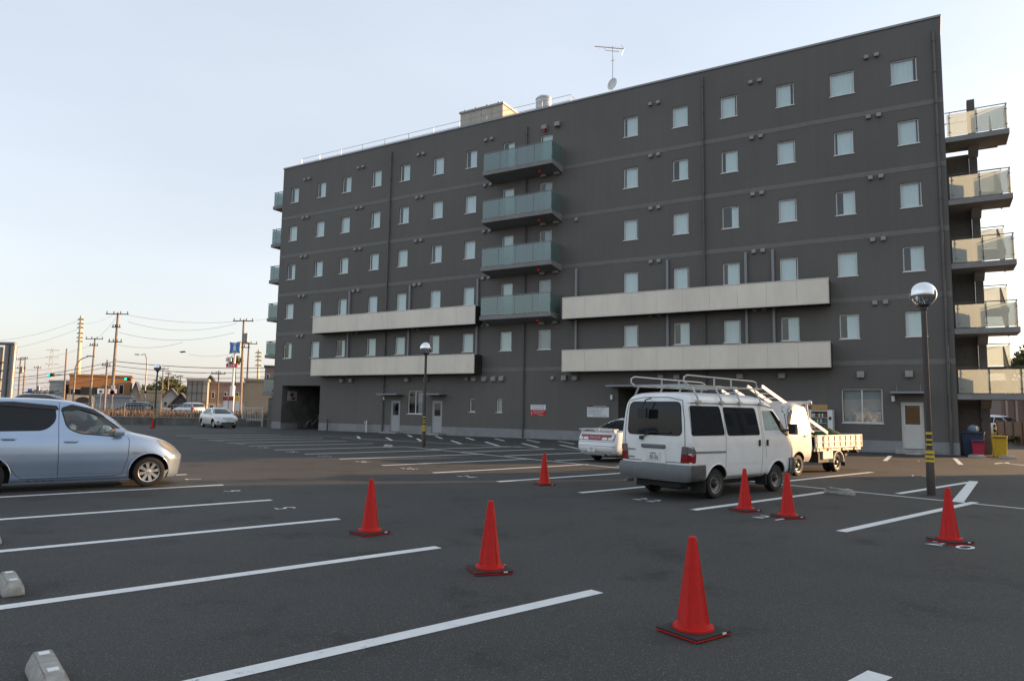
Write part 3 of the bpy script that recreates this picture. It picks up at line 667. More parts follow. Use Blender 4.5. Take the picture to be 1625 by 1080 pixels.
class Body:
    # horizontal slices: key = (z, rear x, front x, half width, rear corner, front corner)
    def __init__(s, keys, bow_f=.08, bow_r=.03, asp=1.0, bar=.0, sub=4, inset=0.0):
        s.k = keys; s.bf = bow_f; s.br = bow_r; s.asp = asp; s.bar = bar; s.sub = sub; s.inset = inset
        s.z = [k[0] for k in keys]
        s.xm = (keys[len(keys)//2][1]+keys[len(keys)//2][2])/2; s.hl = (keys[len(keys)//2][2]-keys[len(keys)//2][1])/2
    def at(s, z):
        xr, xf, w, rr, rf = [pchip(s.z, [k[i] for k in s.k], z) for i in range(1, 6)]
        i = s.inset; xr += i; xf -= i; w -= i
        rr = min(max(rr, .03), w*.98); rf = min(max(rf, .03), w*.98)
        return xr, xf, w, rr, rf
    def cent(s, z):
        xr, xf, w, rr, rf = s.at(z)
        xcf = xf-s.bf*((w-rf)/w)**2-rf*s.asp; xcr = xr+s.br*((w-rr)/w)**2+rr*s.asp
        if xcr > xcf: xcr = xcf = (xcr+xcf)/2
        return xr, xf, w, rr, rf, xcf, xcr
    def barrel(s, x): return 1-s.bar*((x-s.xm)/s.hl)**2
    def Y(s, x, z):
        xr, xf, w, rr, rf, xcf, xcr = s.cent(z); y = w
        if x > xcf: q = min((x-xcf)/(rf*s.asp), 1); y = (w-rf)+rf*math.sqrt(1-q*q)
        elif x < xcr: q = min((xcr-x)/(rr*s.asp), 1); y = (w-rr)+rr*math.sqrt(1-q*q)
        return y*s.barrel(x)
    def X(s, y, z, end='f'):
        xr, xf, w, rr, rf, xcf, xcr = s.cent(z); y = abs(y)
        if end == 'f':
            if y <= w-rf: return xf-s.bf*(y/w)**2
            q = min((y-(w-rf))/rf, 1); return xcf+rf*s.asp*math.sqrt(1-q*q)
        if y <= w-rr: return xr+s.br*(y/w)**2
        q = min((y-(w-rr))/rr, 1); return xcr-rr*s.asp*math.sqrt(1-q*q)
    def outline(s, z):
        xr, xf, w, rr, rf, xcf, xcr = s.cent(z); P = []
        for i in range(7): y = (w-rf)*i/7; P.append((xf-s.bf*(y/w)**2, y))
        for i in range(9): a = PI/2*i/8; P.append((xcf+rf*s.asp*math.cos(a), (w-rf)+rf*math.sin(a)))
        for i in range(1, 24): P.append((xcf+(xcr-xcf)*i/24, w))
        for i in range(9): a = PI/2*(1-i/8); P.append((xcr-rr*s.asp*math.cos(a), (w-rr)+rr*math.sin(a)))
        for i in range(6, 0, -1): y = (w-rr)*i/7; P.append((xr+s.br*(y/w)**2, y))
        P.append((xr, 0.0))
        P = [(x, y*s.barrel(x)) for x, y in P]
        return P + [(x, -y) for x, y in reversed(P[1:-1])]
    def loft(s, m=0, z0=None, z1=None):
        zs = []
        for i in range(len(s.z)-1):
            for j in range(s.sub): zs.append(s.z[i]+(s.z[i+1]-s.z[i])*j/s.sub)
        zs.append(s.z[-1])
        if z0 is not None: zs = [z0]+[z for z in zs if z0 < z < z1]+[z1]
        b = MB(); rings = [[(x, y, z) for x, y in s.outline(z)] for z in zs]; n = len(rings[0])
        V = [p for r_ in rings for p in r_]; F = []
        for i in range(len(zs)-1):
            for k in range(n): F.append((i*n+k, i*n+(k+1) % n, (i+1)*n+(k+1) % n, (i+1)*n+k))
        b.add(V, F, m)
        # roof and floor closed by strips across the car so that they shade smoothly
        for base in (0, (len(zs)-1)*n):
            h = n//2
            for k in range(h):
                a, c, d, e = base+k, base+k+1, base+(n-k-1) % n, base+(n-k) % n
                q = [a, c, d, e]; q = [v for i, v in enumerate(q) if v not in q[:i]]
                if len(q) > 2: b.f.append(tuple(q)); b.mi.append(m)
        return b

def cut(o, cutter, mats):
    c = cutter.build('cutter', mats, o.parent)
    bpy.context.view_layer.update()
    md = o.modifiers.new('cut', 'BOOLEAN'); md.operation = 'DIFFERENCE'; md.object = c; md.solver = 'EXACT'; md.material_mode = 'TRANSFER'
    dg = bpy.context.evaluated_depsgraph_get()
    me = bpy.data.meshes.new_from_object(o.evaluated_get(dg), preserve_all_data_layers=False, depsgraph=dg)
    o.modifiers.clear(); old = o.data; o.data = me; bpy.data.meshes.remove(old)
    cm = c.data; bpy.data.objects.remove(c); bpy.data.meshes.remove(cm)
def finish(o, ang=32):
    me = o.data; me.polygons.foreach_set('use_smooth', [True]*len(me.polygons)); me.set_sharp_from_angle(angle=R(ang)); me.update()

def rpoly(C, r=.05, n=5):              # polygon with rounded corners
    out = []; N_ = len(C)
    for i in range(N_):
        p = Vector(C[i][:2]); a = Vector(C[i-1][:2]); c = Vector(C[(i+1) % N_][:2]); rr = C[i][2] if len(C[i]) > 2 else r
        u = (a-p); v = (c-p); rr = min(rr, u.length*.48, v.length*.48); u.normalize(); v.normalize()
        if rr < 1e-4: out.append(p); continue
        for k in range(n+1):
            t = k/n; q = (p+u*rr)*(1-t)**2+p*2*t*(1-t)+(p+v*rr)*t*t; out.append(q)
    return out
def densify(P, step=.07):
    out = []
    for i in range(len(P)):
        a, c = P[i], P[(i+1) % len(P)]; k = max(1, int((c-a).length/step))
        for j in range(k): out.append(a+(c-a)*j/k)
    return out
def patch(P, fn, mb=None, m=0, rings=5):
    P = densify(P); c = sum(P, Vector((0, 0)))/len(P); mb = mb or MB()
    V = [fn(*c)]; F = []; n = len(P)
    for k in range(1, rings+1): V += [fn(*(c+(p-c)*k/rings)) for p in P]
    for j in range(n): F.append((0, 1+j, 1+(j+1) % n))
    for k in range(rings-1):
        for j in range(n): F.append((1+k*n+j, 1+(k+1)*n+j, 1+(k+1)*n+(j+1) % n, 1+k*n+(j+1) % n))
    return mb.add(V, F, m)
def grow(P, d):
    c = sum(P, Vector((0, 0)))/len(P); return [c+(p-c)*(1+d/max((p-c).length, .05)) for p in P]
def sfn(body, side, eps): return lambda x, z: (x, side*(body.Y(x, z)+eps), z)
def efn(body, end, eps):
    sg = 1 if end == 'f' else -1
    return lambda y, z: (body.X(y, z, end)+sg*eps, y, z)
def glass_part(par, P, fn_of_eps, name='window', glass='car_glass', seal=.018, e0=.003, e1=.006):
    o = patch(grow(P, seal), fn_of_eps(e0)).build(name, A['rubber'], par, smooth=60)
    patch(P, fn_of_eps(e1)).build('pane', A[glass], o, smooth=60)
    return o
def strip(body, side, pts, w=.009, eps=.003, mb=None, step=.05):
    mb = mb or MB(); P = [Vector(p) for p in pts]; Q = []
    for i in range(len(P)-1):
        k = max(1, int((P[i+1]-P[i]).length/step)); Q += [P[i]+(P[i+1]-P[i])*j/k for j in range(k)]
    Q.append(P[-1]); V = []; F = []; f = sfn(body, side, eps)
    for i, q in enumerate(Q):
        d = (Q[min(i+1, len(Q)-1)]-Q[max(i-1, 0)]).normalized(); a = Vector((-d.y, d.x))*w/2
        V += [f(*(q+a)), f(*(q-a))]
    for i in range(len(Q)-1): F.append((2*i, 2*i+1, 2*i+3, 2*i+2))
    return mb.add(V, F)
def estrip(body, end, pts, w=.009, eps=.003, mb=None):
    mb = mb or MB(); P = [Vector(p) for p in pts]; Q = []
    for i in range(len(P)-1):
        k = max(1, int((P[i+1]-P[i]).length/.05)); Q += [P[i]+(P[i+1]-P[i])*j/k for j in range(k)]
    Q.append(P[-1]); V = []; F = []; f = efn(body, end, eps)
    for i, q in enumerate(Q):
        d = (Q[min(i+1, len(Q)-1)]-Q[max(i-1, 0)]).normalized(); a = Vector((-d.y, d.x))*w/2
        V += [f(*(q+a)), f(*(q-a))]
    for i in range(len(Q)-1): F.append((2*i, 2*i+1, 2*i+3, 2*i+2))
    return mb.add(V, F)

def wheel(par, x, y, side, Rr, w=.18, style='alloy', rim_r=None, turn=0.0):
    rim_r = rim_r or Rr*.64
    T = Matrix.Translation((x, y, Rr)) @ Matrix.Rotation(turn, 4, 'Z') @ Matrix.Rotation(-side*PI/2, 4, 'X')      # local +z = outwards
    h = w/2; m = MB()
    if style in ('alloy', 'hubcap'):
        ns = 8 if style == 'alloy' else 7
        m.lathe([(rim_r, h-.012), (rim_r*1.0, h-.004), (rim_r*.93, h-.010), (rim_r*.88, h-.05), (rim_r*.86, -h*.4)], 40, 0, T, caps=False)
        m.lathe([(rim_r*.87, -.01), (.0001, -.01)], 32, 1, T, caps=False)
        m.lathe([(rim_r*.26, h-.05), (rim_r*.25, h-.016), (rim_r*.14, h-.010), (.0001, h-.008)], 24, 0, T, caps=False)
        for k in range(ns):
            a = 2*PI*k/ns+.2; Ra = T @ Matrix.Rotation(a, 4, 'Z')
            wi, wo = (rim_r*.11, rim_r*.16) if style == 'alloy' else (rim_r*.2, rim_r*.26)
            A_ = [(rim_r*.2, -wi, h-.016), (rim_r*.9, -wo, h-.012), (rim_r*.9, wo, h-.012), (rim_r*.2, wi, h-.016)]
            B_ = [(q[0], q[1]*1.15, q[2]-.04) for q in A_]
            m.prism([Ra @ Vector(q) for q in A_], [Ra @ Vector(q) for q in B_], 0)
        mats = [A['rim'], A['plastic']]
    else:
        m.lathe([(rim_r, h-.012), (rim_r*1.0, h-.002), (rim_r*.94, h-.006), (rim_r*.90, h-.045), (rim_r*.72, h-.07), (rim_r*.62, h-.05), (rim_r*.5, h-.055)], 36, 0, T, caps=False)
        m.lathe([(rim_r*.95, -.02), (.0001, -.02)], 32, 1, T, caps=False)
        m.lathe([(rim_r*.5, h-.055), (rim_r*.34, h-.02), (rim_r*.30, h+.0), (rim_r*.12, h+.012), (.0001, h+.012)], 24, 1, T, caps=False)
        for k in range(8):
            a = 2*PI*k/8; Ra = T @ Matrix.Rotation(a, 4, 'Z'); m.lathe([(rim_r*.055, h-.055), (rim_r*.055, h-.03), (.0001, h-.03)], 8, 1, Ra @ Matrix.Translation((rim_r*.42, 0, 0)))
        mats = [A['rim_grey'], A['plastic']]
    o = m.build('wheel', mats, par, smooth=35)
    t = MB(); prof = [(rim_r, h-.010), (rim_r*1.04, h-.002), (Rr*.86, h+.004), (Rr*.95, h-.006), (Rr*.99, h-.03), (Rr, h-.045), (Rr, -h+.045), (Rr*.99, -h+.03), (Rr*.95, -h+.006), (Rr*.86, -h-.004), (rim_r, -h+.01)]
    t.lathe(prof, 48, 0, T, caps=False)
    for q in (-.45, 0, .45): t.lathe([(Rr+.001, q*h-.006), (Rr-.006, q*h), (Rr+.001, q*h+.006)], 48, 0, T, caps=False)
    t.build('tyre', A['tyre'], o, smooth=30)
    return o
def arches(xs, Rr, Ra, w, zc=None):
    c = MB()
    for x in xs:
        for sd in (1, -1):
            n = 40; P = [(x+Ra*math.cos(2*PI*k/n), (zc or Rr)+Ra*math.sin(2*PI*k/n)) for k in range(n)]
            c.prism([(p[0], sd*(w-.36), p[1]) for p in P], [(p[0], sd*(w+.4), p[1]) for p in P])
    return c
def arch_lips(par, body, xs, Rr, Ra, mt, zc=None, r=.012, zmin=.22):
    for x in xs:
        for sd in (1, -1):
            P = []
            for k in range(41):
                a = PI*k/40*1.16-.08*PI; px, pz = x+Ra*math.cos(a), (zc or Rr)+Ra*math.sin(a)
                if pz > zmin: P.append((px, sd*(body.Y(px, pz)+.002), pz))
            m = MB(); m.tube(P, r, 6); m.build('wheel_arch', A[mt], par, smooth=60)
def plate(par, T, w=.33, h=.165, big=None, small=None, pre=None):
    m = MB(); m.box(-w/2, w/2, -h/2, h/2, -.004, .004, 0, T); o = m.build('number_plate', A['plate'], par, bevel=.003, segs=1)
    t = MB()
    if big:
        V, F = text_geo(big, .125, spacing=.95); t.add([T @ Vector((v.x*.78+.02, v.y-.028, .0055)) for v in V], F)
    if pre:
        V, F = text_geo(pre, .045); t.add([T @ Vector((v.x-.138, v.y-.028, .0055)) for v in V], F)
    if small:                                           # a row of tiny marks too small to read
        x = -.06
        for q in range(5): t.box(x, x+.016, .035, .063, .004, .0055, 0, T); x += .026
    t.build('plate_lettering', A['green_ink'], o)
    return o
def facing(p, n, up=(0, 0, 1)):                         # frame with local z along n, y up
    n = Vector(n).normalized(); x = Vector(up).cross(n).normalized(); y = n.cross(x)
    return Matrix(((x.x, y.x, n.x, p[0]), (x.y, y.y, n.y, p[1]), (x.z, y.z, n.z, p[2]), (0, 0, 0, 1)))

A['lamp_dim'] = mat('smoked_lens', (.16, .16, .17), .15, .3, var=.2, scale=40, coat=.5)
# ------------------------------------------------------------------ the white work van
van = thing('work_van', 'white work van with steel roof rack and grey bumper parked behind the two close cones', 'van', (3.455, 14.29, 0), R(40.5))
vb = Body([(.34, -.86, 3.02, .70, .06, .25), (.42, -.90, 3.10, .80, .06, .25), (.60, -.91, 3.16, .83, .07, .25), (.90, -.915, 3.12, .845, .07, .25), (1.05, -.915, 3.06, .845, .07, .27),
           (1.20, -.91, 2.95, .835, .07, .27), (1.50, -.90, 2.68, .80, .08, .26), (1.74, -.885, 2.43, .765, .09, .25), (1.83, -.87, 2.32, .745, .11, .25),
           (1.93, -.83, 2.12, .70, .16, .3), (1.99, -.76, 1.92, .62, .22, .35), (2.025, -.62, 1.55, .46, .3, .38), (2.035, -.35, 1.1, .2, .19, .19)], bow_f=.12, bow_r=.035, bar=.012)
body = vb.loft().build('body', A['van_white'], van)
cut(body, arches([0, 2.24], .285, .37, .83), [A['rubber']])
side_front = rpoly([(1.74, 1.29), (1.72, 1.70), (2.18, 1.70), (2.60, 1.30)], .05)
ci = Body([(k[0], *k[1:]) for k in vb.k], bow_f=.12, bow_r=.035, inset=.05)
cav = MB(); cav.box(1.25, 2.9, -.70, .70, .75, 1.25); cut(body, cav, [A['cabin']])
cav = MB(); zz = [(1.0, 2.85), (1.25, 2.80), (1.5, 2.58), (1.78, 2.28)]
cav.prism([(1.25, -.69, .98), (2.88, -.69, .98), (2.55, -.69, 1.5), (2.27, -.69, 1.78), (1.25, -.69, 1.78)], [(1.25, .69, .98), (2.88, .69, .98), (2.55, .69, 1.5), (2.27, .69, 1.78), (1.25, .69, 1.78)]); cut(body, cav, [A['cabin']])
cw = MB(); 
for sd in (1, -1): cw.prism([(p.x, sd*.6, p.y) for p in side_front], [(p.x, sd*1.1, p.y) for p in side_front])
cut(body, cw, [A['rubber']])
wsP = rpoly([(-.66, 1.20), (.66, 1.20), (.58, 1.76), (-.58, 1.76)], .07)
cw = MB(); cw.prism([(2.1, p.x, p.y) for p in wsP], [(3.3, p.x, p.y) for p in wsP]); cut(body, cw, [A['rubber']])
finish(body)
patch(wsP, efn(vb, 'f', -.004)).build('windshield', A['car_clear'], van, smooth=60)
for sd in (1, -1):
    fo = patch(side_front, sfn(vb, sd, -.006)).build('front_door_window', A['car_clear'], van, smooth=60)
    for P in (rpoly([(-.82, 1.21), (-.80, 1.755), (.16, 1.755), (.24, 1.21)], .07), rpoly([(.36, 1.20), (.29, 1.745), (1.44, 1.745), (1.53, 1.20)], .07)):
        glass_part(van, P, lambda e, sd=sd: sfn(vb, sd, e), 'side_window')
    d = MB(); strip(vb, sd, [(.27, .40), (.27, .86), (.30, 1.83)], mb=d); strip(vb, sd, [(1.60, .36), (1.62, .9), (1.60, 1.80)], mb=d); strip(vb, sd, [(1.78, .72), (1.66, 1.28), (1.66, 1.79)], .008, mb=d)
    strip(vb, sd, [(.27, .40), (1.60, .36)], mb=d); strip(vb, sd, [(-.85, 1.81), (1.7, 1.82), (2.25, 1.75)], .018, mb=d); strip(vb, sd, [(2.78, .45), (2.86, .9), (2.74, 1.15)], mb=d)
    d.build('door_gap', A['seam'], van)
    d = MB(); strip(vb, sd, [(-.86, .895), (.27, .885)], .035, .010, mb=d); d.build('slide_rail', A['bumper_grey'], van)
    lo = MB(); strip(vb, sd, [(.30, .66), (1.58, .64)], .02, .007, mb=lo); strip(vb, sd, [(.5, .96), (2.9, .95)], .012, .004, mb=lo); lo.build('body_crease', A['van_white'], van)
    for hx, nm in ((1.49, 'handle'), (1.80, 'handle')):
        h = MB(); y = sd*(vb.Y(hx, 1.03)); h.box(hx-.03, hx+.03, min(y, y+sd*.03), max(y, y+sd*.03), .97, 1.10); h.build('door_handle', A['plastic'], van, bevel=.012)
    patch(rpoly([(2.36, 1.28), (2.42, 1.52), (2.66, 1.30), (2.80, 1.16), (2.60, 1.17)], .03), sfn(vb, sd, .006)).build('mirror_gusset', A['plastic'], van, smooth=60)
    mrr = MB(); y = sd*.86
    mrr.tube([(2.58, sd*.79, 1.28), (2.66, sd*.93, 1.30)], .025, 8); mrr.box(2.60, 2.72, min(sd*.89, sd*1.05), max(sd*.89, sd*1.05), 1.20, 1.43); mrr.build('wing_mirror', A['plastic'], van, bevel=.045)
    tl = patch(rpoly([(-.90, .70), (-.90, .86), (-.725, .86), (-.73, .70)], .01), sfn(vb, sd, .012)).build('tail_light', A['lamp_red'], van, smooth=60)
    patch(rpoly([(-.90, .866), (-.90, 1.0), (-.80, 1.0), (-.73, .91), (-.725, .866)], .01), sfn(vb, sd, .012)).build('lens', A['lamp_dim'], tl, smooth=60)
    mf = MB(); mf.box(-.42, -.40, min(sd*.5, sd*.82), max(sd*.5, sd*.82), .14, .42); mf.build('mud_flap', A['rubber'], van)
    mf = MB(); mf.box(1.80, 1.82, min(sd*.55, sd*.80), max(sd*.55, sd*.80), .16, .40); mf.build('mud_flap', A['rubber'], van)
    wheel(van, 0, sd*.70, sd, .285, .165, 'steel', .185); wheel(van, 2.24, sd*.70, sd, .285, .165, 'steel', .185)
arch_lips(van, vb, [0, 2.24], .285, .375, 'van_white', zmin=.36, r=.016)
# rear: hatch glass, gaps, lights, handle bar, plate, wiper, under-view mirror, bumper
glass_part(van, rpoly([(-.645, 1.20), (-.60, 1.83), (.60, 1.83), (.645, 1.20)], .12), lambda e: efn(vb, 'r', e), 'rear_window')
d = MB(); estrip(vb, 'r', [(-.70, .70), (-.72, 1.1), (-.70, 1.5), (-.64, 1.86), (-.3, 1.92), (.3, 1.92), (.64, 1.86), (.70, 1.5), (.72, 1.1), (.70, .70)], .012, mb=d); estrip(vb, 'r', [(-.70, .70), (.70, .70)], .012, mb=d); d.build('hatch_gap', A['seam'], van)
for sd in (1, -1):
    o = patch(rpoly([(sd*.62, .70), (sd*.66, 1.0), (sd*.775, 1.0), (sd*.80, .70)], .012), efn(vb, 'r', .010)).build('tail_light', A['lamp_red'], van, smooth=60)
    patch(rpoly([(sd*.655, .86), (sd*.67, .985), (sd*.765, .985), (sd*.775, .86)], .01), efn(vb, 'r', .014)).build('lens', A['lamp_dim'], o)
h = MB(); xh = vb.X(0, .985, 'r'); h.box(xh-.045, xh+.02, -.29, .27, .945, 1.02); h.build('hatch_handle', A['bumper_grey'], van, bevel=.02)
h = MB(); h.box(xh-.018, xh+.02, -.30, .28, .66, .945); h.build('plate_recess', A['van_white'], van, bevel=.015)
plate(van, facing((xh-.026, -.02, .80), (-1, 0, 0)), big='88-86', pre='\u30fb', small=True)
w_ = MB(); e_ = efn(vb, 'r', .03)
w_.tube([e_(.27, 1.13), e_(.05, 1.25), e_(-.08, 1.265)], .012, 6); w_.tube([e_(.16, 1.24), e_(-.42, 1.25)], .014, 6); w_.box(*sorted((e_(.27, 1.13)[0]-.02, e_(.27, 1.13)[0]+.04)), .24, .31, 1.10, 1.17)
w_.build('rear_wiper', A['plastic'], van)
m_ = MB(); m_.tube([e_(.08, 1.90), (-1.02, .09, 1.87), (-1.06, .16, 1.72)], .014, 8); m_.box(-1.10, -1.04, .03, .24, 1.52, 1.71); m_.build('rear_view_mirror', A['plastic'], van, bevel=.035)
bp = Body([(.36, -.97, .0, .80, .06, .1), (.42, -.995, 0, .845, .07, .1), (.60, -.995, 0, .855, .07, .1), (.66, -.96, 0, .845, .06, .1)], bow_r=.04)
b_ = MB(); P0 = []
def arc_band(B, zs, x_end, th):
    m = MB(); rows = []
    for z in zs:
        ou = [p for p in B.outline(z) if p[0] <= x_end]; ou.sort(key=lambda p: p[1])
        w = B.at(z)[2]; ou = [(x_end, -w)]+ou+[(x_end, w)]
        rows.append([(x, y, z) for x, y in ou])
    n = min(len(r_) for r_ in rows); rows = [r_[:n-1]+[r_[-1]] for r_ in rows]
    V = [p for r_ in rows for p in r_]; F = []
    for i in range(len(rows)-1):
        for k in range(n-1): F.append((i*n+k, i*n+k+1, (i+1)*n+k+1, (i+1)*n+k))
    F.append(tuple(range(n))); F.append(tuple((len(rows)-1)*n+k for k in range(n)))
    for k in (0, n-1): pass
    return m.add(V, F)
arc_band(bp, [.36, .42, .5, .6, .66], -.42, 0).build('rear_bumper', A['bumper_grey'], van, smooth=40)
m_ = MB(); m_.tube([(-.85, .55, .30), (-1.03, .58, .30)], .03, 10); m_.build('exhaust_pipe', A['rim_grey'], van)
m_ = MB(); m_.box(-.75, 2.7, -.5, .5, .22, .40); m_.box(-.6, -.3, -.35, .1, .17, .3); m_.build('underbody', A['rubber'], van)
bd = MB(); T = facing((vb.X(.55, .90, 'r')-.006, .53, .90), (-1, 0, 0))
x = -.10
for q in range(7): bd.box(x, x+.022, -.012, .012+.006*(q % 2), -.001, .003, 0, T); x += .028
T = facing((vb.X(.56, .755, 'r')-.006, .56, .755), (-1, 0, 0)); x = -.10
for q in range(8): bd.box(x, x+.02, -.013, .013, -.001, .003, 0, T); x += .025
bd.build('badge', A['rim_grey'], van)
fb = arc_band(Body([(.34, -3.15, 0, .80, .25, .1), (.42, -3.2, 0, .84, .25, .1), (.62, -3.22, 0, .855, .25, .1), (.70, -3.18, 0, .85, .25, .1)], bow_r=.12), [.34, .42, .52, .62, .70], -2.72, 0)
fb.v = [(-x, -y, z) for x, y, z in fb.v]; fb.build('front_bumper', A['bumper_grey'], van, smooth=40)
for sd in (1, -1):
    patch(rpoly([(sd*.45, .80), (sd*.47, 1.02), (sd*.74, 1.0), (sd*.76, .80)], .03), efn(vb, 'f', .008)).build('headlight', A['lamp_clear'], van, smooth=60)
m_ = MB(); m_.tube([(2.25, -.42, 1.28+.0), (2.28, -.30, 1.24)], .014, 6); c0 = Vector((2.24, -.36, 1.26))
ring = [c0+Vector((.06*math.cos(a)*.5, .19*math.cos(a), .19*math.sin(a)*.9)) for a in [2*PI*k/24 for k in range(24)]]; m_.tube(ring, .014, 6, closed=True); m_.build('steering_wheel', A['plastic'], van)
for sy in (-.36, .36):
    s_ = MB(); s_.box(1.3, 1.75, sy-.22, sy+.22, .85, 1.05); s_.box(1.28, 1.42, sy-.21, sy+.21, 1.05, 1.45); s_.box(1.30, 1.39, sy-.12, sy+.12, 1.47, 1.66); s_.build('seat', A['seat'], van, bevel=.04)
rk = thing('roof_rack', 'galvanised tube roof rack clamped along the gutters of the white van', 'roof rack', (3.455, 14.29, 0), R(40.5))
for sd in (1, -1):
    for fx in (-.53, .25, .90, 1.70):
        m_ = MB(); yy = sd*.75
        m_.tube([(fx, yy+sd*.03, 1.84), (fx-.02, yy+sd*.01, 1.93), (fx-.03, sd*.64, 2.14)], .019, 8)
        o = m_.build('rack_foot', A['galv'], rk, smooth=40); c_ = MB(); c_.box(fx-.05, fx+.05, min(sd*.74, sd*.81), max(sd*.74, sd*.81), 1.80, 1.87); c_.build('clamp', A['galv'], o, bevel=.01)
    m_ = MB(); m_.bar((-.72, sd*.64, 2.15), (1.86, sd*.64, 2.15), .035, .03); m_.build('side_rail', A['galv'], rk, bevel=.006)
    m_ = MB(); y = sd*.64
    m_.tube([(-.70, y, 2.17), (-.80, y, 2.21), (-.80, y, 2.30), (-.70, y, 2.34), (1.62, y, 2.31), (1.76, y, 2.28), (1.78, y, 2.20), (1.72, y, 2.17)], .016, 8)
    for x in (.2, .8): m_.tube([(x, y, 2.17), (x, y, 2.33)], .018, 6)
    m_.build('guard_hoop', A['galv'], rk, smooth=40)
for x in (-.66, -.1, .45, 1.0, 1.5, 1.82):
    m_ = MB(); m_.bar((x, -.64, 2.165), (x, .64, 2.165), .04, .022); m_.build('cross_bar', A['galv'], rk, bevel=.005)

# ------------------------------------------------------------------ pale blue minivan
mv = thing('minivan', 'pale blue metallic minivan with dark rear windows parked at the left edge', 'car', (-7.66, 14.83, 0), R(36))
mb_ = Body([(.165, -3.2, .60, .78, .2, .48), (.22, -3.25, .63, .81, .2, .5), (.40, -3.28, .66, .83, .2, .5), (.57, -3.28, .68, .84, .2, .5), (.66, -3.28, .62, .84, .2, .5), (.78, -3.27, .50, .835, .2, .48), (.88, -3.26, .34, .825, .2, .46),
            (.96, -3.26, .12, .81, .2, .42), (1.01, -3.25, -.08, .795, .2, .38), (1.055, -3.24, -.26, .78, .2, .30), (1.12, -3.22, -.37, .765, .2, .24), (1.30, -3.15, -.58, .72, .2, .22), (1.50, -3.05, -.90, .66, .2, .22),
            (1.60, -2.98, -1.11, .62, .22, .24), (1.66, -2.9, -1.34, .56, .26, .28), (1.70, -2.75, -1.7, .42, .3, .32), (1.712, -2.5, -2.0, .2, .19, .19)], bow_f=.10, bow_r=.05, asp=1.05, bar=.02, sub=4)
mb2 = Body(mb_.k, bow_f=.10, bow_r=.05, asp=1.05, bar=.02, sub=3, inset=.05)
body = mb_.loft().build('body', A['blue_paint'], mv)
cut(body, arches([0, -2.62], .29, .365, .83), [A['rubber']])
cav = mb2.loft(0, .45, 1.655); cv = [(min(x, -.33), y, z) for x, y, z in cav.v]; cav.v = cv; cut(body, cav, [A['cabin']])
fd = rpoly([(-1.53, 1.50, .06), (-1.38, 1.575, .1), (-1.02, 1.49, .25), (-.50, 1.10, .05), (-.62, 1.00, .07), (-1.22, 1.06, .3), (-1.43, 1.16, .14)], .07)
rw = rpoly([(-2.85, 1.58, .1), (-2.37, 1.605, .1), (-1.66, 1.545, .06), (-1.62, 1.30, .2), (-1.78, 1.12, .2), (-2.85, 1.10, .08)], .1)
cw = MB()
for sd in (1, -1): cw.prism([(p.x, sd*.45, p.y) for p in fd], [(p.x, sd*1.1, p.y) for p in fd])
cut(body, cw, [A['rubber']])
ws = rpoly([(-.60, 1.08), (.60, 1.08), (.50, 1.58), (-.50, 1.58)], .08)
cw = MB(); cw.prism([(-1.6, p.x, p.y) for p in ws], [(.3, p.x, p.y) for p in ws]); cut(body, cw, [A['rubber']])
finish(body, 30)
patch(ws, efn(mb_, 'f', -.004)).build('windshield', A['car_clear'], mv, smooth=60)
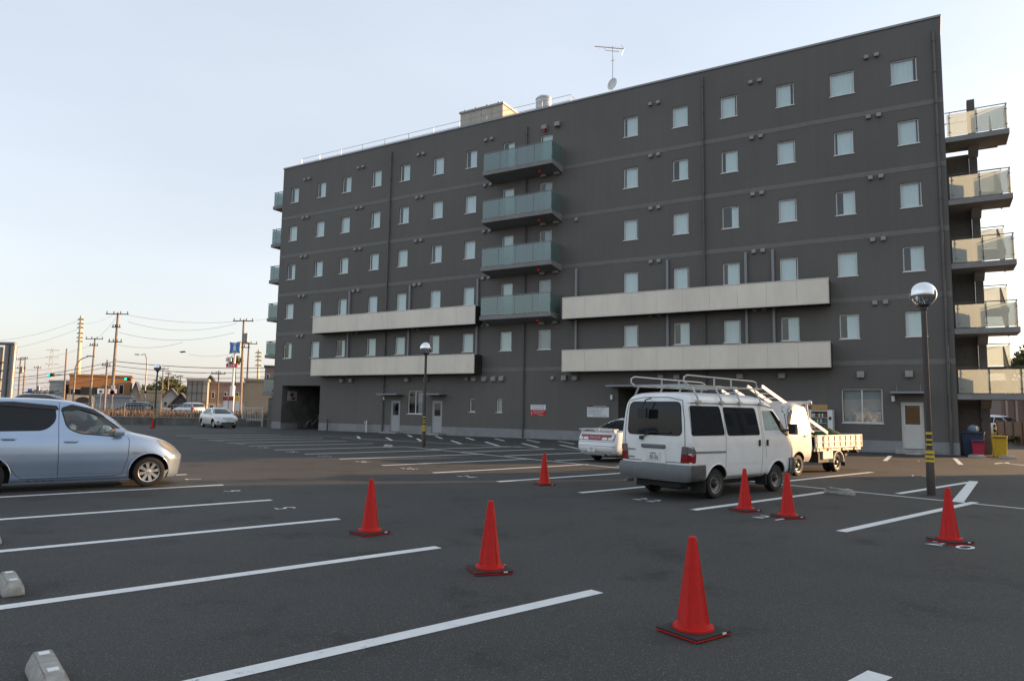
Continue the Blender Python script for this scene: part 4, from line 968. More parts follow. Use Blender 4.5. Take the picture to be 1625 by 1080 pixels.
for sd in (1, -1):
    patch(fd, sfn(mb_, sd, -.006)).build('front_door_window', A['car_clear'], mv, smooth=60)
    fr = MB(); fp = densify(grow(fd, .008)); f_ = sfn(mb_, sd, .003); fr.tube([f_(*p) for p in fp], .010, 6, closed=True); fr.build('window_seal', A['rubber'], mv, smooth=60)
    glass_part(mv, rw, lambda e, sd=sd: sfn(mb_, sd, e), 'rear_side_window')
    v_ = patch(rpoly([(-2.75, 1.555), (-2.70, 1.625), (-2.3, 1.64), (-1.62, 1.575), (-1.58, 1.50), (-1.66, 1.50), (-2.35, 1.555)], .02), sfn(mb_, sd, .022)); v_.build('rain_visor', A['plastic'], mv, smooth=60)
    v_ = patch(rpoly([(-1.55, 1.47), (-1.54, 1.54), (-1.38, 1.60), (-1.0, 1.515), (-.80, 1.36), (-1.03, 1.465), (-1.38, 1.545)], .02), sfn(mb_, sd, .022)); v_.build('rain_visor', A['plastic'], mv, smooth=60)
    d = MB(); strip(mb_, sd, [(-1.58, 1.63), (-1.575, 1.3), (-1.555, .9), (-1.53, .20)], mb=d); strip(mb_, sd, [(-.42, 1.01), (-.38, .90), (-.39, .60), (-.43, .42), (-.48, .27), (-.62, .245)], mb=d); strip(mb_, sd, [(-.62, .245), (-2.08, .235), (-2.17, .30), (-2.34, .55)], mb=d)
    strip(mb_, sd, [(.28, .585), (.55, .575)], mb=d); d.build('door_gap', A['seam'], mv)
    c_ = MB(); strip(mb_, sd, [(-.55, .30), (-2.1, .29)], .018, .010, mb=c_); c_.build('body_crease', A['blue_paint'], mv)
    for hx, hz in ((-1.36, .905), (-2.32, .965)):
        y = mb_.Y(hx, hz); h = MB(); h.tube([(hx-.11, sd*(y+.002), hz), (hx-.08, sd*(y+.03), hz), (hx+.08, sd*(y+.03), hz), (hx+.11, sd*(y+.002), hz)], [.014, .022, .022, .014], 10); h.build('door_handle', A['blue_paint'], mv, smooth=50)
    m_ = MB(); y = mb_.Y(-.62, 1.05); m_.tube([(-.60, sd*(y-.02), 1.03), (-.60, sd*(y+.10), 1.06)], .03, 8); m_.box(-.66, -.50, min(sd*(y+.06), sd*(y+.24)), max(sd*(y+.06), sd*(y+.24)), 1.01, 1.15)
    m_.build('wing_mirror', A['blue_paint'], mv, bevel=.045, smooth=40)
    patch(rpoly([(.13, .915, .02), (.24, .925, .05), (.43, .77, .08), (.47, .66, .04), (.36, .70, .08), (.20, .81, .05)], .03), sfn(mb_, sd, .010)).build('headlight', A['lamp_amber'], mv, smooth=60)
    patch(rpoly([(-.30, .655), (-.30, .685), (-.18, .68), (-.18, .65)], .012), sfn(mb_, sd, .008)).build('side_marker', A['lamp_amber'], mv)
    sk = patch(rpoly([(-2.24, .16), (-2.20, .225), (-.42, .225), (-.37, .16)], .02), sfn(mb_, sd, .022)); o = sk.build('side_skirt', A['blue_paint'], mv)
    sv = MB()
    for q in range(4): 
        x = -2.02+q*.12; patch([Vector((x, .185)), Vector((x+.03, .21)), Vector((x+.075, .21)), Vector((x+.045, .185))], sfn(mb_, sd, .026), sv)
    sv.build('skirt_slot', A['chrome'], o)
    sp = MB(); f_ = sfn(mb_, sd, .02); sp.prism([f_(.26, .30), f_(.38, .33), f_(.60, .20), f_(.60, .165), f_(.26, .165)], [f_(.26, .30), f_(.38, .33), f_(.60, .20), f_(.60, .165), f_(.26, .165)][:0] or [(p[0], p[1]-sd*.03, p[2]) for p in [f_(.26, .30), f_(.38, .33), f_(.60, .20), f_(.60, .165), f_(.26, .165)]]); sp.build('bumper_spoiler', A['blue_paint'], mv)
    wheel(mv, 0, sd*.72, sd, .29, .185, 'alloy', .195); wheel(mv, -2.62, sd*.72, sd, .29, .185, 'alloy', .195)
    s_ = MB(); s_.box(-1.75, -1.25, sd*.36-.23, sd*.36+.23, .50, .74); s_.box(-1.86, -1.70, sd*.36-.22, sd*.36+.22, .70, 1.28); s_.box(-1.84, -1.75, sd*.36-.12, sd*.36+.12, 1.31, 1.50); s_.build('seat', A['seat'], mv, bevel=.05)
arch_lips(mv, mb_, [0, -2.62], .29, .37, 'blue_paint', zmin=.2, r=.012)
d = MB(); d.box(-.75, -.36, -.62, .62, .72, 1.00); d.build('dashboard', A['seat'], mv, bevel=.05)
m_ = MB(); c0 = Vector((-.92, -.36, .98)); m_.tube([c0+Vector((.10*math.sin(a)*.8, .18*math.cos(a), .18*math.sin(a))) for a in [2*PI*k/24 for k in range(24)]], .015, 6, closed=True); m_.tube([c0, c0+Vector((.25, 0, -.1))], .03, 6); m_.build('steering_wheel', A['plastic'], mv)
t_ = MB(); t_.ball((-.62, -.30, 1.06), .06, 12, 8); t_.ball((-.60, -.42, 1.05), .055, 12, 8); t_.ball((-.64, -.18, 1.045), .05, 12, 8); tag(t_.build('soft_toys', mat('tan_plush', (.45, .24, .09), .9, var=.3, scale=20), mv))
m_ = MB(); m_.box(-3.0, .45, -.6, .6, .15, .40); m_.build('underbody', A['rubber'], mv)

# ------------------------------------------------------------------ generic saloon or hatch for the others
def car(name, label, loc, rz, keys, paint, wb, Rr, side_wins, front_win, rear_win, asp=1.05, bow_f=.15, bow_r=.06, style='hubcap', group=None, x0=0.0, gaps=True, cat='car', wr=.70, mirrors=None):
    t = thing(name, label, cat, loc, rz, group)
    B = Body(keys, bow_f=bow_f, bow_r=bow_r, asp=asp, bar=.02)
    o = B.loft().build('body', A[paint], t); cut(o, arches([x0, x0-wb], Rr, Rr+.07, keys[3][3]), [A['rubber']]); finish(o, 32)
    for sd in (1, -1):
        for P in side_wins: glass_part(t, rpoly(P, .05), lambda e, sd=sd: sfn(B, sd, e), 'side_window', seal=.012)
        for x in (x0, x0-wb): wheel(t, x, sd*wr, sd, Rr, .185, style)
        if mirrors:
            m_ = MB(); y = B.Y(*mirrors); m_.box(mirrors[0]-.08, mirrors[0]+.06, min(sd*(y-.02), sd*(y+.2)), max(sd*(y-.02), sd*(y+.2)), mirrors[1], mirrors[1]+.12); m_.build('wing_mirror', A[paint], t, bevel=.04)
    if front_win: glass_part(t, rpoly(front_win, .06), lambda e: efn(B, 'f', e), 'windshield', seal=.012)
    if rear_win: glass_part(t, rpoly(rear_win, .06), lambda e: efn(B, 'r', e), 'rear_window', seal=.012)
    m_ = MB(); m_.box(x0-wb-.5, x0+.4, -.55, .55, .15, .36); m_.build('underbody', A['rubber'], t)
    return t, B
# white saloon seen from behind (rear bumper at x = 0)
sk = [(.22, .10, 4.35, .70, .25, .4), (.30, .03, 4.5, .80, .22, .45), (.45, -.02, 4.58, .85, .22, .45), (.60, 0, 4.55, .86, .22, .45), (.72, .04, 4.45, .855, .2, .45), (.90, .10, 3.7, .83, .18, .4), (.96, .16, 3.5, .81, .18, .35), (1.0, .70, 3.25, .79, .2, .3),
      (1.10, .95, 2.98, .75, .2, .28), (1.25, 1.30, 2.72, .68, .22, .28), (1.36, 1.62, 2.45, .60, .25, .3), (1.41, 1.9, 2.25, .48, .3, .3), (1.425, 2.05, 2.12, .2, .1, .1)]
sedan, sb = car('white_saloon', 'white saloon with full width red tail lights and a boot spoiler', (2.73, 23.11, 0), R(42), sk, 'white_paint', 2.65, .30,
    [[(1.35, .99), (1.75, 1.32), (2.28, 1.33), (2.26, .98)], [(2.34, .98), (2.36, 1.33), (2.55, 1.30), (3.02, 1.0)]], [(-.62, 1.02), (.62, 1.02), (.5, 1.34), (-.5, 1.34)], [(-.64, 1.02), (.64, 1.02), (.52, 1.35), (-.52, 1.35)], x0=3.62, mirrors=(2.9, .98))
o = patch(rpoly([(-.76, .70), (-.78, .89), (.78, .89), (.76, .70)], .03), efn(sb, 'r', .006)).build('tail_light_band', A['lamp_red'], sedan, smooth=60)
for sd in (1, -1):
    for (a, c) in ((.28, .50), (.52, .73)): patch(rpoly([(sd*a, .72), (sd*(a+.03), .80), (sd*c, .80), (sd*c, .72)], .02), efn(sb, 'r', .010)).build('lens', A['lamp_clear'], o, smooth=60)
m_ = MB(); e_ = efn(sb, 'r', .0); m_.prism([(.10, y, 1.055+.02*(1-abs(y)/.75)) for y in [-.76+.076*i for i in range(21)]] + [(.32, y, 1.075+.02*(1-abs(y)/.75)) for y in [.76-.076*i for i in range(21)]], [(.10, y, 1.03+.02*(1-abs(y)/.75)) for y in [-.76+.076*i for i in range(21)]] + [(.32, y, 1.05+.02*(1-abs(y)/.75)) for y in [.76-.076*i for i in range(21)]])
for y in (-.66, 0, .66): m_.box(.16, .28, y-.06, y+.06, .95, 1.04)
m_.build('boot_spoiler', A['white_paint'], sedan, smooth=40)
plate(sedan, facing((-.035, .09, .40), (-1, 0, 0)), big='53-1', small=True)
d = MB(); estrip(sb, 'r', [(-.78, .655), (.78, .655)], .01, mb=d); estrip(sb, 'r', [(-.80, .52), (.80, .52)], .012, mb=d); d.build('bumper_gap', A['seam'], sedan)
o = patch(rpoly([(-.83, .31), (-.83, .36), (.83, .36), (.83, .31)], .01), efn(sb, 'r', .006)).build('bumper_trim', A['lamp_clear'], sedan, smooth=60)
m_ = MB(); m_.tube([(.3, -.42, .26), (-.06, -.42, .25)], .05, 12); m_.build('exhaust_pipe', A['rim_grey'], sedan)
bd = MB(); T = facing((.052, 0, .80), (-1, 0, 0))
for q in range(6): bd.box(-.20+q*.075, -.165+q*.075, -.02, .02, -.001, .004, 0, T)
bd.build('badge', A['rim'], sedan)

# white hatchback facing us by the wall
hk = [(.18, -3.3, .62, .72, .3, .5), (.26, -3.42, .78, .82, .3, .55), (.45, -3.48, .84, .865, .3, .55), (.62, -3.48, .80, .87, .3, .55), (.74, -3.47, .66, .865, .28, .5), (.84, -3.45, .44, .85, .28, .46), (.93, -3.42, .12, .83, .28, .42), (1.0, -3.36, -.18, .80, .28, .34),
      (1.10, -3.25, -.42, .77, .28, .28), (1.25, -2.95, -.78, .70, .28, .28), (1.38, -2.5, -1.15, .62, .3, .3), (1.46, -2.1, -1.45, .5, .3, .3), (1.485, -1.85, -1.6, .25, .2, .2)]
hatch, hb = car('white_hatchback', 'white hatchback facing us before the low wall at the far end', (-21.25, 52.5, 0), R(-50), hk, 'white_paint', 2.70, .31,
    [[(-.72, 1.0), (-1.22, 1.33), (-1.62, 1.38), (-1.60, .99)], [(-1.70, .99), (-1.72, 1.38), (-2.2, 1.34), (-2.75, 1.02)]], [(-.68, 1.03), (.68, 1.03), (.52, 1.39), (-.52, 1.39)], [(-.6, 1.02), (.6, 1.02), (.5, 1.3), (-.5, 1.3)], mirrors=(-.62, 1.0))
for sd in (1, -1):
    patch(rpoly([(sd*.46, .66), (sd*.52, .76), (sd*.80, .84), (sd*.80, .68)], .04), efn(hb, 'f', .008)).build('headlight', A['lamp_clear'], hatch, smooth=60)
    patch(rpoly([(sd*.60, .36), (sd*.62, .52), (sd*.74, .52), (sd*.74, .36)], .03), efn(hb, 'f', .008)).build('fog_lamp', A['rim_grey'], hatch, smooth=60)
patch(rpoly([(-.50, .28), (-.46, .40), (.46, .40), (.50, .28)], .03), efn(hb, 'f', .008)).build('lower_grille', A['plastic'], hatch, smooth=60)
patch(rpoly([(-.36, .68), (-.38, .73), (.38, .73), (.36, .68)], .02), efn(hb, 'f', .008)).build('upper_grille', A['plastic'], hatch, smooth=60)
plate(hatch, facing((.862, 0, .53), (1, 0, 0)), small=True)
# ------------------------------------------------------------------ flatbed truck
TP, TR = (9.04, 21.22, 0), R(221)
tk = thing('flatbed_truck', 'small white flatbed truck in low sun beyond the work van', 'truck', TP, TR)
tb = Body([(.36, 1.70, 3.16, .74, .05, .2), (.50, 1.68, 3.22, .80, .05, .2), (.70, 1.67, 3.24, .815, .05, .2), (.95, 1.67, 3.24, .82, .05, .2), (1.20, 1.69, 3.18, .815, .05, .2), (1.50, 1.74, 2.99, .775, .06, .2), (1.78, 1.80, 2.80, .735, .07, .2),
           (1.88, 1.84, 2.70, .70, .1, .22), (1.94, 1.92, 2.58, .62, .15, .24), (1.965, 2.05, 2.4, .4, .17, .17)], bow_f=.08, bow_r=.02)
o = tb.loft().build('cab', A['truck_white'], tk); cut(o, arches([2.42], .28, .37, .82), [A['rubber']]); finish(o, 32)
for sd in (1, -1):
    P = rpoly([(2.00, 1.27), (2.05, 1.79), (2.72, 1.79), (2.95, 1.30)], .06)
    glass_part(tk, P, lambda e, sd=sd: sfn(tb, sd, e), 'door_window', 'glint_glass')
    d = MB(); strip(tb, sd, [(1.93, .75), (1.93, 1.3), (2.0, 1.84), (2.75, 1.84), (3.0, 1.30), (3.02, .8), (2.75, .72)], mb=d); d.build('door_gap', A['seam'], tk)
    h = MB(); y = tb.Y(2.08, 1.05); h.box(2.02, 2.14, min(sd*y, sd*(y+.03)), max(sd*y, sd*(y+.03)), 1.03, 1.07); h.build('door_handle', A['plastic'], tk, bevel=.01)
    if sd < 0: m_ = MB(); m_.tube([(2.95, sd*.80, 1.3), (3.05, sd*.98, 1.45)], .018, 6); m_.box(3.0, 3.1, min(sd*.90, sd*1.06), max(sd*.90, sd*1.06), 1.38, 1.66); m_.build('wing_mirror', A['plastic'], tk, bevel=.03)
    wheel(tk, 2.42, sd*.70, sd, .28, .165, 'steel', .18); wheel(tk, 0, sd*.66, sd, .265, .15, 'steel', .175); wheel(tk, 0, sd*.47, sd, .265, .15, 'steel', .175)
    mg = MB(); n = 14
    pr = [(.0+.34*math.cos(PI*k/n), .28+.33*math.sin(PI*k/n)) for k in range(n+1)]
    mg.prism([(x, sd*.40, z) for x, z in pr]+[(x*.93, sd*.40, .28+(z-.28)*.93) for x, z in reversed(pr)], [(x, sd*.79, z) for x, z in pr]+[(x*.93, sd*.79, .28+(z-.28)*.93) for x, z in reversed(pr)]); mg.build('mudguard', A['truck_white'], tk)
    fl = MB(); fl.box(-.40, -.385, min(sd*.45, sd*.79), max(sd*.45, sd*.79), .16, .52); fl.build('mud_flap', A['rubber'], tk)
    g = MB(); g.box(-1.46, 1.50, min(sd*.80, sd*.84), max(sd*.80, sd*.84), .70, 1.07)
    for zz in (.705, .86, 1.035): g.box(-1.44, 1.48, min(sd*.843, sd*.862), max(sd*.843, sd*.862), zz, zz+.035)
    for q in range(9): g.box(-1.43+q*.355, -1.40+q*.355, min(sd*.843, sd*.857), max(sd*.843, sd*.857), .742, 1.033)
    for x in (-1.1, -.3, .6, 1.3): g.box(x-.05, x+.05, min(sd*.845, sd*.87), max(sd*.845, sd*.87), .64, .70)
    g.build('side_gate', A['truck_white'], tk, bevel=.005, segs=1)
    if sd > 0:
        for x in (1.05, -.95): st = MB(); st.bar((x, .868, 1.07), (x+.05, .868, .66), .02, .006, up=(0, 1, 0)); st.build('tie_strap', A['lamp_red'], tk)
g = MB(); g.box(-1.50, -1.464, -.84, .84, .70, 1.07); g.build('tail_gate', A['truck_white'], tk, bevel=.005)
b_ = MB(); b_.box(-1.46, 1.52, -.80, .80, .62, .69); b_.build('load_bed', A['rim_grey'], tk)
b_ = MB()
for sd in (1, -1): b_.box(-1.45, 2.9, sd*.35-.04, sd*.35+.04, .40, .56)
for x in (-1.3, -.7, .5, 1.2): b_.box(x-.04, x+.04, -.75, .75, .56, .62)
b_.box(.55, 1.2, .3, .75, .30, .58); b_.box(1.5, 1.9, -.6, .6, .35, .8); b_.build('chassis', A['rubber'], tk)
b_ = MB()
for q in range(7): b_.box(.42+q*.085, .485+q*.085, .72, .80, .40, .66)
b_.build('wheel_guard', A['alu'], tk)
b_ = MB()
for sd in (1, -1): b_.box(-1.55, -1.50, sd*.55-.14, sd*.55+.14, .50, .60)
b_.build('tail_light', A['lamp_red'], tk, bevel=.01)
b_ = MB()
for sd in (1, -1): b_.tube([(1.58, sd*.74, .68), (1.74, sd*.70, 1.95)], .035, 10)
b_.tube([(1.745, -.80, 1.96), (1.745, .80, 1.96)], .045, 12)
for sd in (1, -1): b_.ball((1.745, sd*.80, 1.96), .07, 12, 8)
for z in (1.15, 1.4, 1.65): b_.tube([(1.58+.16*(z-.68)/1.27, -.74, z), (1.58+.16*(z-.68)/1.27, .74, z)], .018, 8)
b_.build('head_frame', A['truck_white'], tk, smooth=40)
plate(tk, facing((-1.56, 0, .55), (-1, 0, 0)), small=True)
ldr = thing('aluminium_ladder', 'long aluminium ladder sloping from the truck bed up over the cab roof', 'ladder', TP, TR)
p0, p1 = Vector((-.15, .40, 1.10)), Vector((3.55, .40, 2.36))
for sy in (0, -.42):
    m_ = MB(); m_.bar(p0+Vector((0, sy, 0)), p1+Vector((0, sy, 0)), .035, .095); m_.build('side_rail', A['alu'], ldr, bevel=.006)
for q in range(11):
    c = p0+(p1-p0)*(.05+q*.09); m_ = MB(); m_.bar(c, c+Vector((0, -.42, 0)), .05, .03); m_.build('rung', A['alu'], ldr)
ld2 = thing('extension_ladder', 'second ladder with broad treads lying beside the long ladder on the truck', 'ladder', TP, TR)
p0, p1 = Vector((.9, -.12, 1.22)), Vector((4.0, -.12, 2.24))
for sy in (0, -.40):
    m_ = MB(); m_.bar(p0+Vector((0, sy, 0)), p1+Vector((0, sy, 0)), .03, .08); m_.build('side_rail', A['alu'], ld2, bevel=.006)
for q in range(10):
    c = p0+(p1-p0)*(.05+q*.1); m_ = MB(); m_.bar(c, c+Vector((0, -.40, 0)), .12, .02); m_.build('rung', A['alu'], ld2)
A['green_net'] = mat('green_net', (.005, .042, .010), .9, var=.3, scale=14)
sh = MB(); n = 12; V = []; F = []; rr_ = random.Random(5)
for i in range(n+1):
    for j in range(n+1):
        x = -1.42+1.7*i/n; y = -.76+1.3*j/n; z = .90+.24*math.sin(PI*min(1, (j+.6)/n))*(1 if i < 9 else .6)+rr_.uniform(-.025, .025)+.10*math.sin(i*.7)
        if i in (0, n) or j in (0, n): z = .86
        V.append((x, y, z))
for i in range(n):
    for j in range(n): a = i*(n+1)+j; F.append((a, a+1, a+n+2, a+n+1))
sh.add(V, F); o = sh.build('green_sheet', A['green_net'], smooth=50, loc=TP, rz=TR); tag(o, 'dark green sheet heaped over the load in the truck bed', 'sheet')
ti = thing('timber_load', 'offcuts of timber and board stacked behind the truck cab', 'timber', TP, TR)
for q in range(6):
    m_ = MB(); m_.bar((.55+.06*q, .70-.10*q, .72+.02*q), (1.42, .62-.12*q, 1.08+.05*(q % 3)), .09, .04); m_.build('board', A['wood'], ti)

# ------------------------------------------------------------------ traffic cones
def make_cone(label, loc, rz, tilt=0):
    t = thing('traffic_cone', label, 'traffic cone', loc, rz, 'red traffic cones closing off the bays')
    m = MB(); n = 32; prof = [(.150, .034), (.152, .050), (.146, .062), (.116, .066), (.112, .080), (.032, .675), (.030, .692), (.020, .702), (.0001, .704)]
    m.lathe(prof, n)
    for k in range(4):                                  # moulded ribs down the cone
        a = k*PI/2+.4; c, s_ = math.cos(a), math.sin(a); w = .012
        A_ = [(c*.108-s_*w, s_*.108+c*w, .08), (c*.124, s_*.124, .08), (c*.108+s_*w, s_*.108-c*w, .08)]; B_ = [(c*.030-s_*w*.5, s_*.030+c*w*.5, .665), (c*.036, s_*.036, .665), (c*.030+s_*w*.5, s_*.030-c*w*.5, .665)]
        m.prism(A_, B_)
    m.build('cone_body', A['cone_red'], t, smooth=35)
    b_ = MB(); b_.box(-.19, .19, -.19, .19, .004, .018); b_.build('base', A['cone_red'], t, bevel=.006)
    b_ = MB(); h = .195; b_.box(-h, h, -h, h, .0185, .036); o = b_.build('weight', A['rubber'], t, bevel=.008)
    b_ = MB(); b_.box(h-.012, h+.003, .09, .13, .022, .034); b_.build('reflector', A['white_sheet'], o)
    b_ = MB(); b_.box(.09, .13, -h-.003, -h+.012, .022, .034); b_.build('reflector', A['white_sheet'], o)
    return t
CONES = [('nearest large red cone, alone in the foreground by a short white dash', (1.38, 5.40), R(36)),
         ('red cone beside the tip of the longest white line, second nearest', (-.19, 7.30), R(18)),
         ('leftmost of the near cones, standing on the fourth bay by the tarmac lane', (-1.81, 9.34), R(48)),
         ('small red cone in front of the white saloon and left of the work van', (.76, 15.71), R(20)),
         ('red cone by the rear wheel of the work van, left of a close pair', (3.98, 12.07), R(25)),
         ('red cone on bay number 21, right of a close pair near the van', (4.43, 11.38), R(15)),
         ('red cone on bay number 20, rightmost beside the tall lamp', (5.77, 9.39), R(10)),
         ('tiny far red cone at the foot of the far lamp post beside the wall', (-24.9, 49.2), R(30))]
c0 = make_cone(CONES[0][0], (*CONES[0][1], 0), CONES[0][2])
for lb, p, a in CONES[1:]: dup(c0, (*p, 0), a, lb)

# ------------------------------------------------------------------ globe lamps
def make_lamp(label, loc):
    t = thing('globe_lamp', label, 'lamp post', loc, 0, 'mirror globe lamps in the car park')
    m = MB(); m.lathe([(.083, 0), (.083, .93), (.07, .96)], 20); m.lathe([(.058, .96), (.052, 3.90), (.07, 3.92), (.07, 3.96), (.11, 3.985), (.13, 4.01), (.12, 4.03)], 20)
    o = m.build('pole', A['pole_brown'], t, smooth=35)
    for (z, h, r_) in ((.685, .05, .085), (.77, .055, .085), (.86, .065, .085), (1.03, .035, .060), (1.13, .035, .060), (1.26, .045, .060)):
        b_ = MB(); b_.lathe([(r_, z), (r_, z+h)], 20); b_.build('warning_stripe', A['yellow'], o, smooth=35)
    m = MB(); m.box(-.02, .02, .055, .075, 3.7, 3.85); m.build('cable_cover', A['galv'], o)
    g = MB(); g.ball((0, 0, 4.245), .265, 48, 24); go = g.build('globe', A['chrome'], t, smooth=80)
    s_ = MB(); s_.lathe([(.266, 4.241), (.268, 4.245), (.266, 4.249)], 48, caps=False); s_.build('globe_seam', A['galv'], go, smooth=60)
    return t
l0 = make_lamp('tall mirror globe lamp with yellow bands standing at the right by bay 20', (8.83, 14.93, 0))
dup(l0, (-3.72, 30.36, 0), 0, 'mirror globe lamp with yellow bands in front of the block doors, middle of the lot')
dup(l0, (-25.1, 49.8, 0), 0, 'distant mirror globe lamp by the far wall with a small cone at its foot')

# ------------------------------------------------------------------ wheel stops
def make_stop(label, p, ang, L_=.60):
    t = thing('wheel_stop', label, 'wheel stop', (p[0], p[1], 0), ang, 'concrete wheel stops')
    m = MB(); pr = [(-.085, 0), (-.078, .05), (-.05, .115), (.05, .115), (.078, .05), (.085, 0)]
    prE = [(-.080, 0), (-.070, .035), (-.035, .06), (.035, .06), (.070, .035), (.080, 0)]
    m.prism([(-L_/2+.07, y, z) for y, z in pr], [(L_/2-.07, y, z) for y, z in pr])
    for s_ in (1, -1): m.prism([(s_*(L_/2-.07), y, z) for y, z in pr], [(s_*L_/2, y*.9, z*.62) for y, z in pr])
    o = m.build('stop_block', A['stopper'], t, bevel=.010, smooth=35)
    for s_ in (1, -1):
        m = MB(); m.box(s_*(L_/2-.13)-.03, s_*(L_/2-.13)+.03, -.028, .028, .112, .119); m.build('reflector', A['white_sheet'], t)
        m = MB(); m.box(s_*(L_/2-.020)-.014, s_*(L_/2-.020)+.014, -.03, .03, .030, .048); m.build('bolt_slot', A['rubber'], t)
    return t
ra = math.atan2(RW.y, RW.x)
STOPS = [('pale concrete wheel stop cut by the left frame edge beside a long line', (-4.34, 6.31), ra), ('pale concrete wheel stop at the bottom left corner of the view', (-2.69, 4.29), ra),
         ('sliver of a wheel stop at the left edge, farther up than the others', (-6.06, 8.42), ra),
         ('low concrete wheel stop on the white line right of the van front wheel', (6.86, 14.83), ra+PI),
         ('distant wheel stop on the line left of the middle globe lamp', (-5.1, 29.7), ra),
         ('wheel stop before the doorstep of the right hand white door', tuple(fac(41.75, 1.05).xy), PHI),
         ('wheel stop in front of the red bin, left of two', tuple(fac(44.0, 1.3).xy), PHI), ('wheel stop in front of the yellow bin, right of two', tuple(fac(45.05, 1.25).xy), PHI)]
s0 = make_stop(STOPS[0][0], STOPS[0][1], STOPS[0][2])
for lb, p, a in STOPS[1:]: dup(s0, (*p, 0), a, lb)

# ------------------------------------------------------------------ things on and by the hotel
def on_wall(name, label, cat, u, v, off=.004, group=None): return thing(name, label, cat, tuple(fac(u, off, v)), PHI, group)
sg = on_wall('notice_board', 'notice on the grey wall, white lettered top half over a red half', 'sign', 22.70, 1.66)
m = MB(); m.box(-.50, .50, -.012, 0, .02, .32); m.build('white_half', A['white_sheet'], sg); m = MB(); m.box(-.50, .50, -.012, 0, -.32, .015); m.build('red_half', A['red_sheet'], sg)
m = MB(); rr_ = random.Random(2)
def glyph(m, x, z, w, h, y, mi=0):
    m.box(x, x+w, y-.003, y, z+h*.78, z+h, mi)
    m.box(x+w*.38, x+w*.58, y-.003, y, z, z+h*.76, mi)
    if rr_.random() < .6: m.box(x, x+w*.36, y-.003, y, z+h*.3, z+h*.46, mi)
    if rr_.random() < .7: m.box(x+w*.6, x+w, y-.003, y, z+h*.05, z+h*.2, mi)
for r_ in range(2):
    for q in range(7): glyph(m, -.42+q*.125, .20-r_*.14, .075, .085, -.012)
m.build('lettering', A['ink'], sg)
m = MB()
for q in range(11): glyph(m, -.30+q*.062, -.12, .045, .06, -.012)
for q in range(9): glyph(m, -.28+q*.062, -.22, .04, .05, -.012)
for q in range(6): glyph(m, .0+q*.062, -.30, .04, .04, -.012)
m.box(-.43, -.40, -.015, -.012, -.28, -.08); m.build('lettering', A['white_sheet'], sg)
sg = on_wall('rules_board', 'wide white notice board with dark heading strip and small printed lines', 'sign', 26.50, 1.66)
m = MB(); m.box(-.66, .66, -.012, 0, -.33, .22); m.build('white_panel', A['white_sheet'], sg)
A['maroon'] = mat('maroon_print', (.10, .035, .06), .5); m = MB(); m.box(-.58, .66, -.014, 0, .223, .33); m.build('heading', A['maroon'], sg)
m = MB(); 
for q in range(14): glyph(m, -.30+q*.06, .245, .045, .06, -.014)
m.build('lettering', A['white_sheet'], sg)
m = MB()
for r_ in range(6):
    x = -.58 if r_ < 5 else -.3; 
    for q in range([17, 15, 13, 14, 12, 13][r_]): glyph(m, x, .14-r_*.085, .045, .05, -.012); x += .062
m.build('lettering', A['ink'], sg)

vm = thing('vending_machine', 'white drinks vending machine with a tan header by the sliding window', 'vending machine', tuple(fac(38.05, .08)), PHI)
m = MB(); m.box(-.50, .50, -.72, 0, .06, 1.88); m.build('cabinet', A['white_sheet'], vm, bevel=.015)
m = MB(); m.box(-.38, .30, -.76, -.722, 1.86, 2.12); m.build('header_board', mat('tan_board', (.42, .24, .09), .6, var=.25, scale=12), vm, bevel=.004)
m = MB(); m.box(-.40, .28, -.735, -.722, .95, 1.80); m.build('display_glass', A['car_glass'], vm)
cols = [mat('can_%s' % n_, c_, .35) for n_, c_ in (('red', (.4, .03, .03)), ('green', (.05, .22, .08)), ('blue', (.05, .12, .4)), ('pale', (.6, .58, .5)), ('brown', (.16, .09, .05)))]
for r_ in range(3):
    for q in range(9):
        m = MB(); m.lathe([(.026, 0), (.028, .01), (.028, .15), (.02, .17)], 10, T=Matrix.Translation((-.35+q*.072, -.765, 1.02+r_*.26))); m.build('drink_can', cols[rr_.randrange(5)], vm, smooth=40)
m = MB()
for r_ in range(3): m.box(-.40, .28, -.80, -.738, .985+r_*.26, 1.005+r_*.26)
m.build('shelf', A['alu'], vm)
m = MB(); m.box(.34, .45, -.732, -.722, 1.42, 1.56); m.box(-.35, .35, -.74, -.722, .25, .45); m.build('coin_panel', A['plastic'], vm)

an = thing('roof_antenna', 'television antenna mast with a dish on the roof edge', 'antenna', tuple(fac(27.1, -.6, 19.6)), PHI)
m = MB(); m.tube([(0, 0, -.3), (0, 0, 3.45)], .032, 8); 
for z in (1.4, 2.6): m.tube([(-.12, 0, z), (.12, 0, z)], .014, 6)
m.build('mast', A['galv'], an)
m = MB(); m.tube([(-1.08, -.2, 4.18), (.66, .1, 3.70)], .022, 6)
for q in range(12):
    c = Vector((-1.04, -.2, 4.17)).lerp(Vector((.5, .1, 3.75)), q/11); m.tube([c+Vector((-.03, .28, 0)), c+Vector((.03, -.28, 0))], .008, 5)
m.tube([(-.5, -.1, 3.95), (-.4, -.08, 3.80), (.1, 0, 3.66), (.4, .05, 3.57)], .014, 6); m.tube([(.5, .1, 4.0), (.64, .1, 3.71), (.5, .1, 3.36)], .014, 6); m.v = [(x, y, z-.52) for x, y, z in m.v]; m.build('yagi', A['galv'], an)
m = MB(); T = Matrix.Translation((.10, -.28, 1.0)) @ facing((0, 0, 0), (-.35, -1, .12)); m.lathe([(.0001, -.06), (.16, -.045), (.30, 0), (.36, .035), (.355, .045), (.29, .012), (.0001, -.045)], 28, 0, T)
m.tube([T @ Vector((0, -.3, .02)), T @ Vector((0, -.05, .35))], .014, 6); m.build('dish', A['alu'], an, smooth=40)

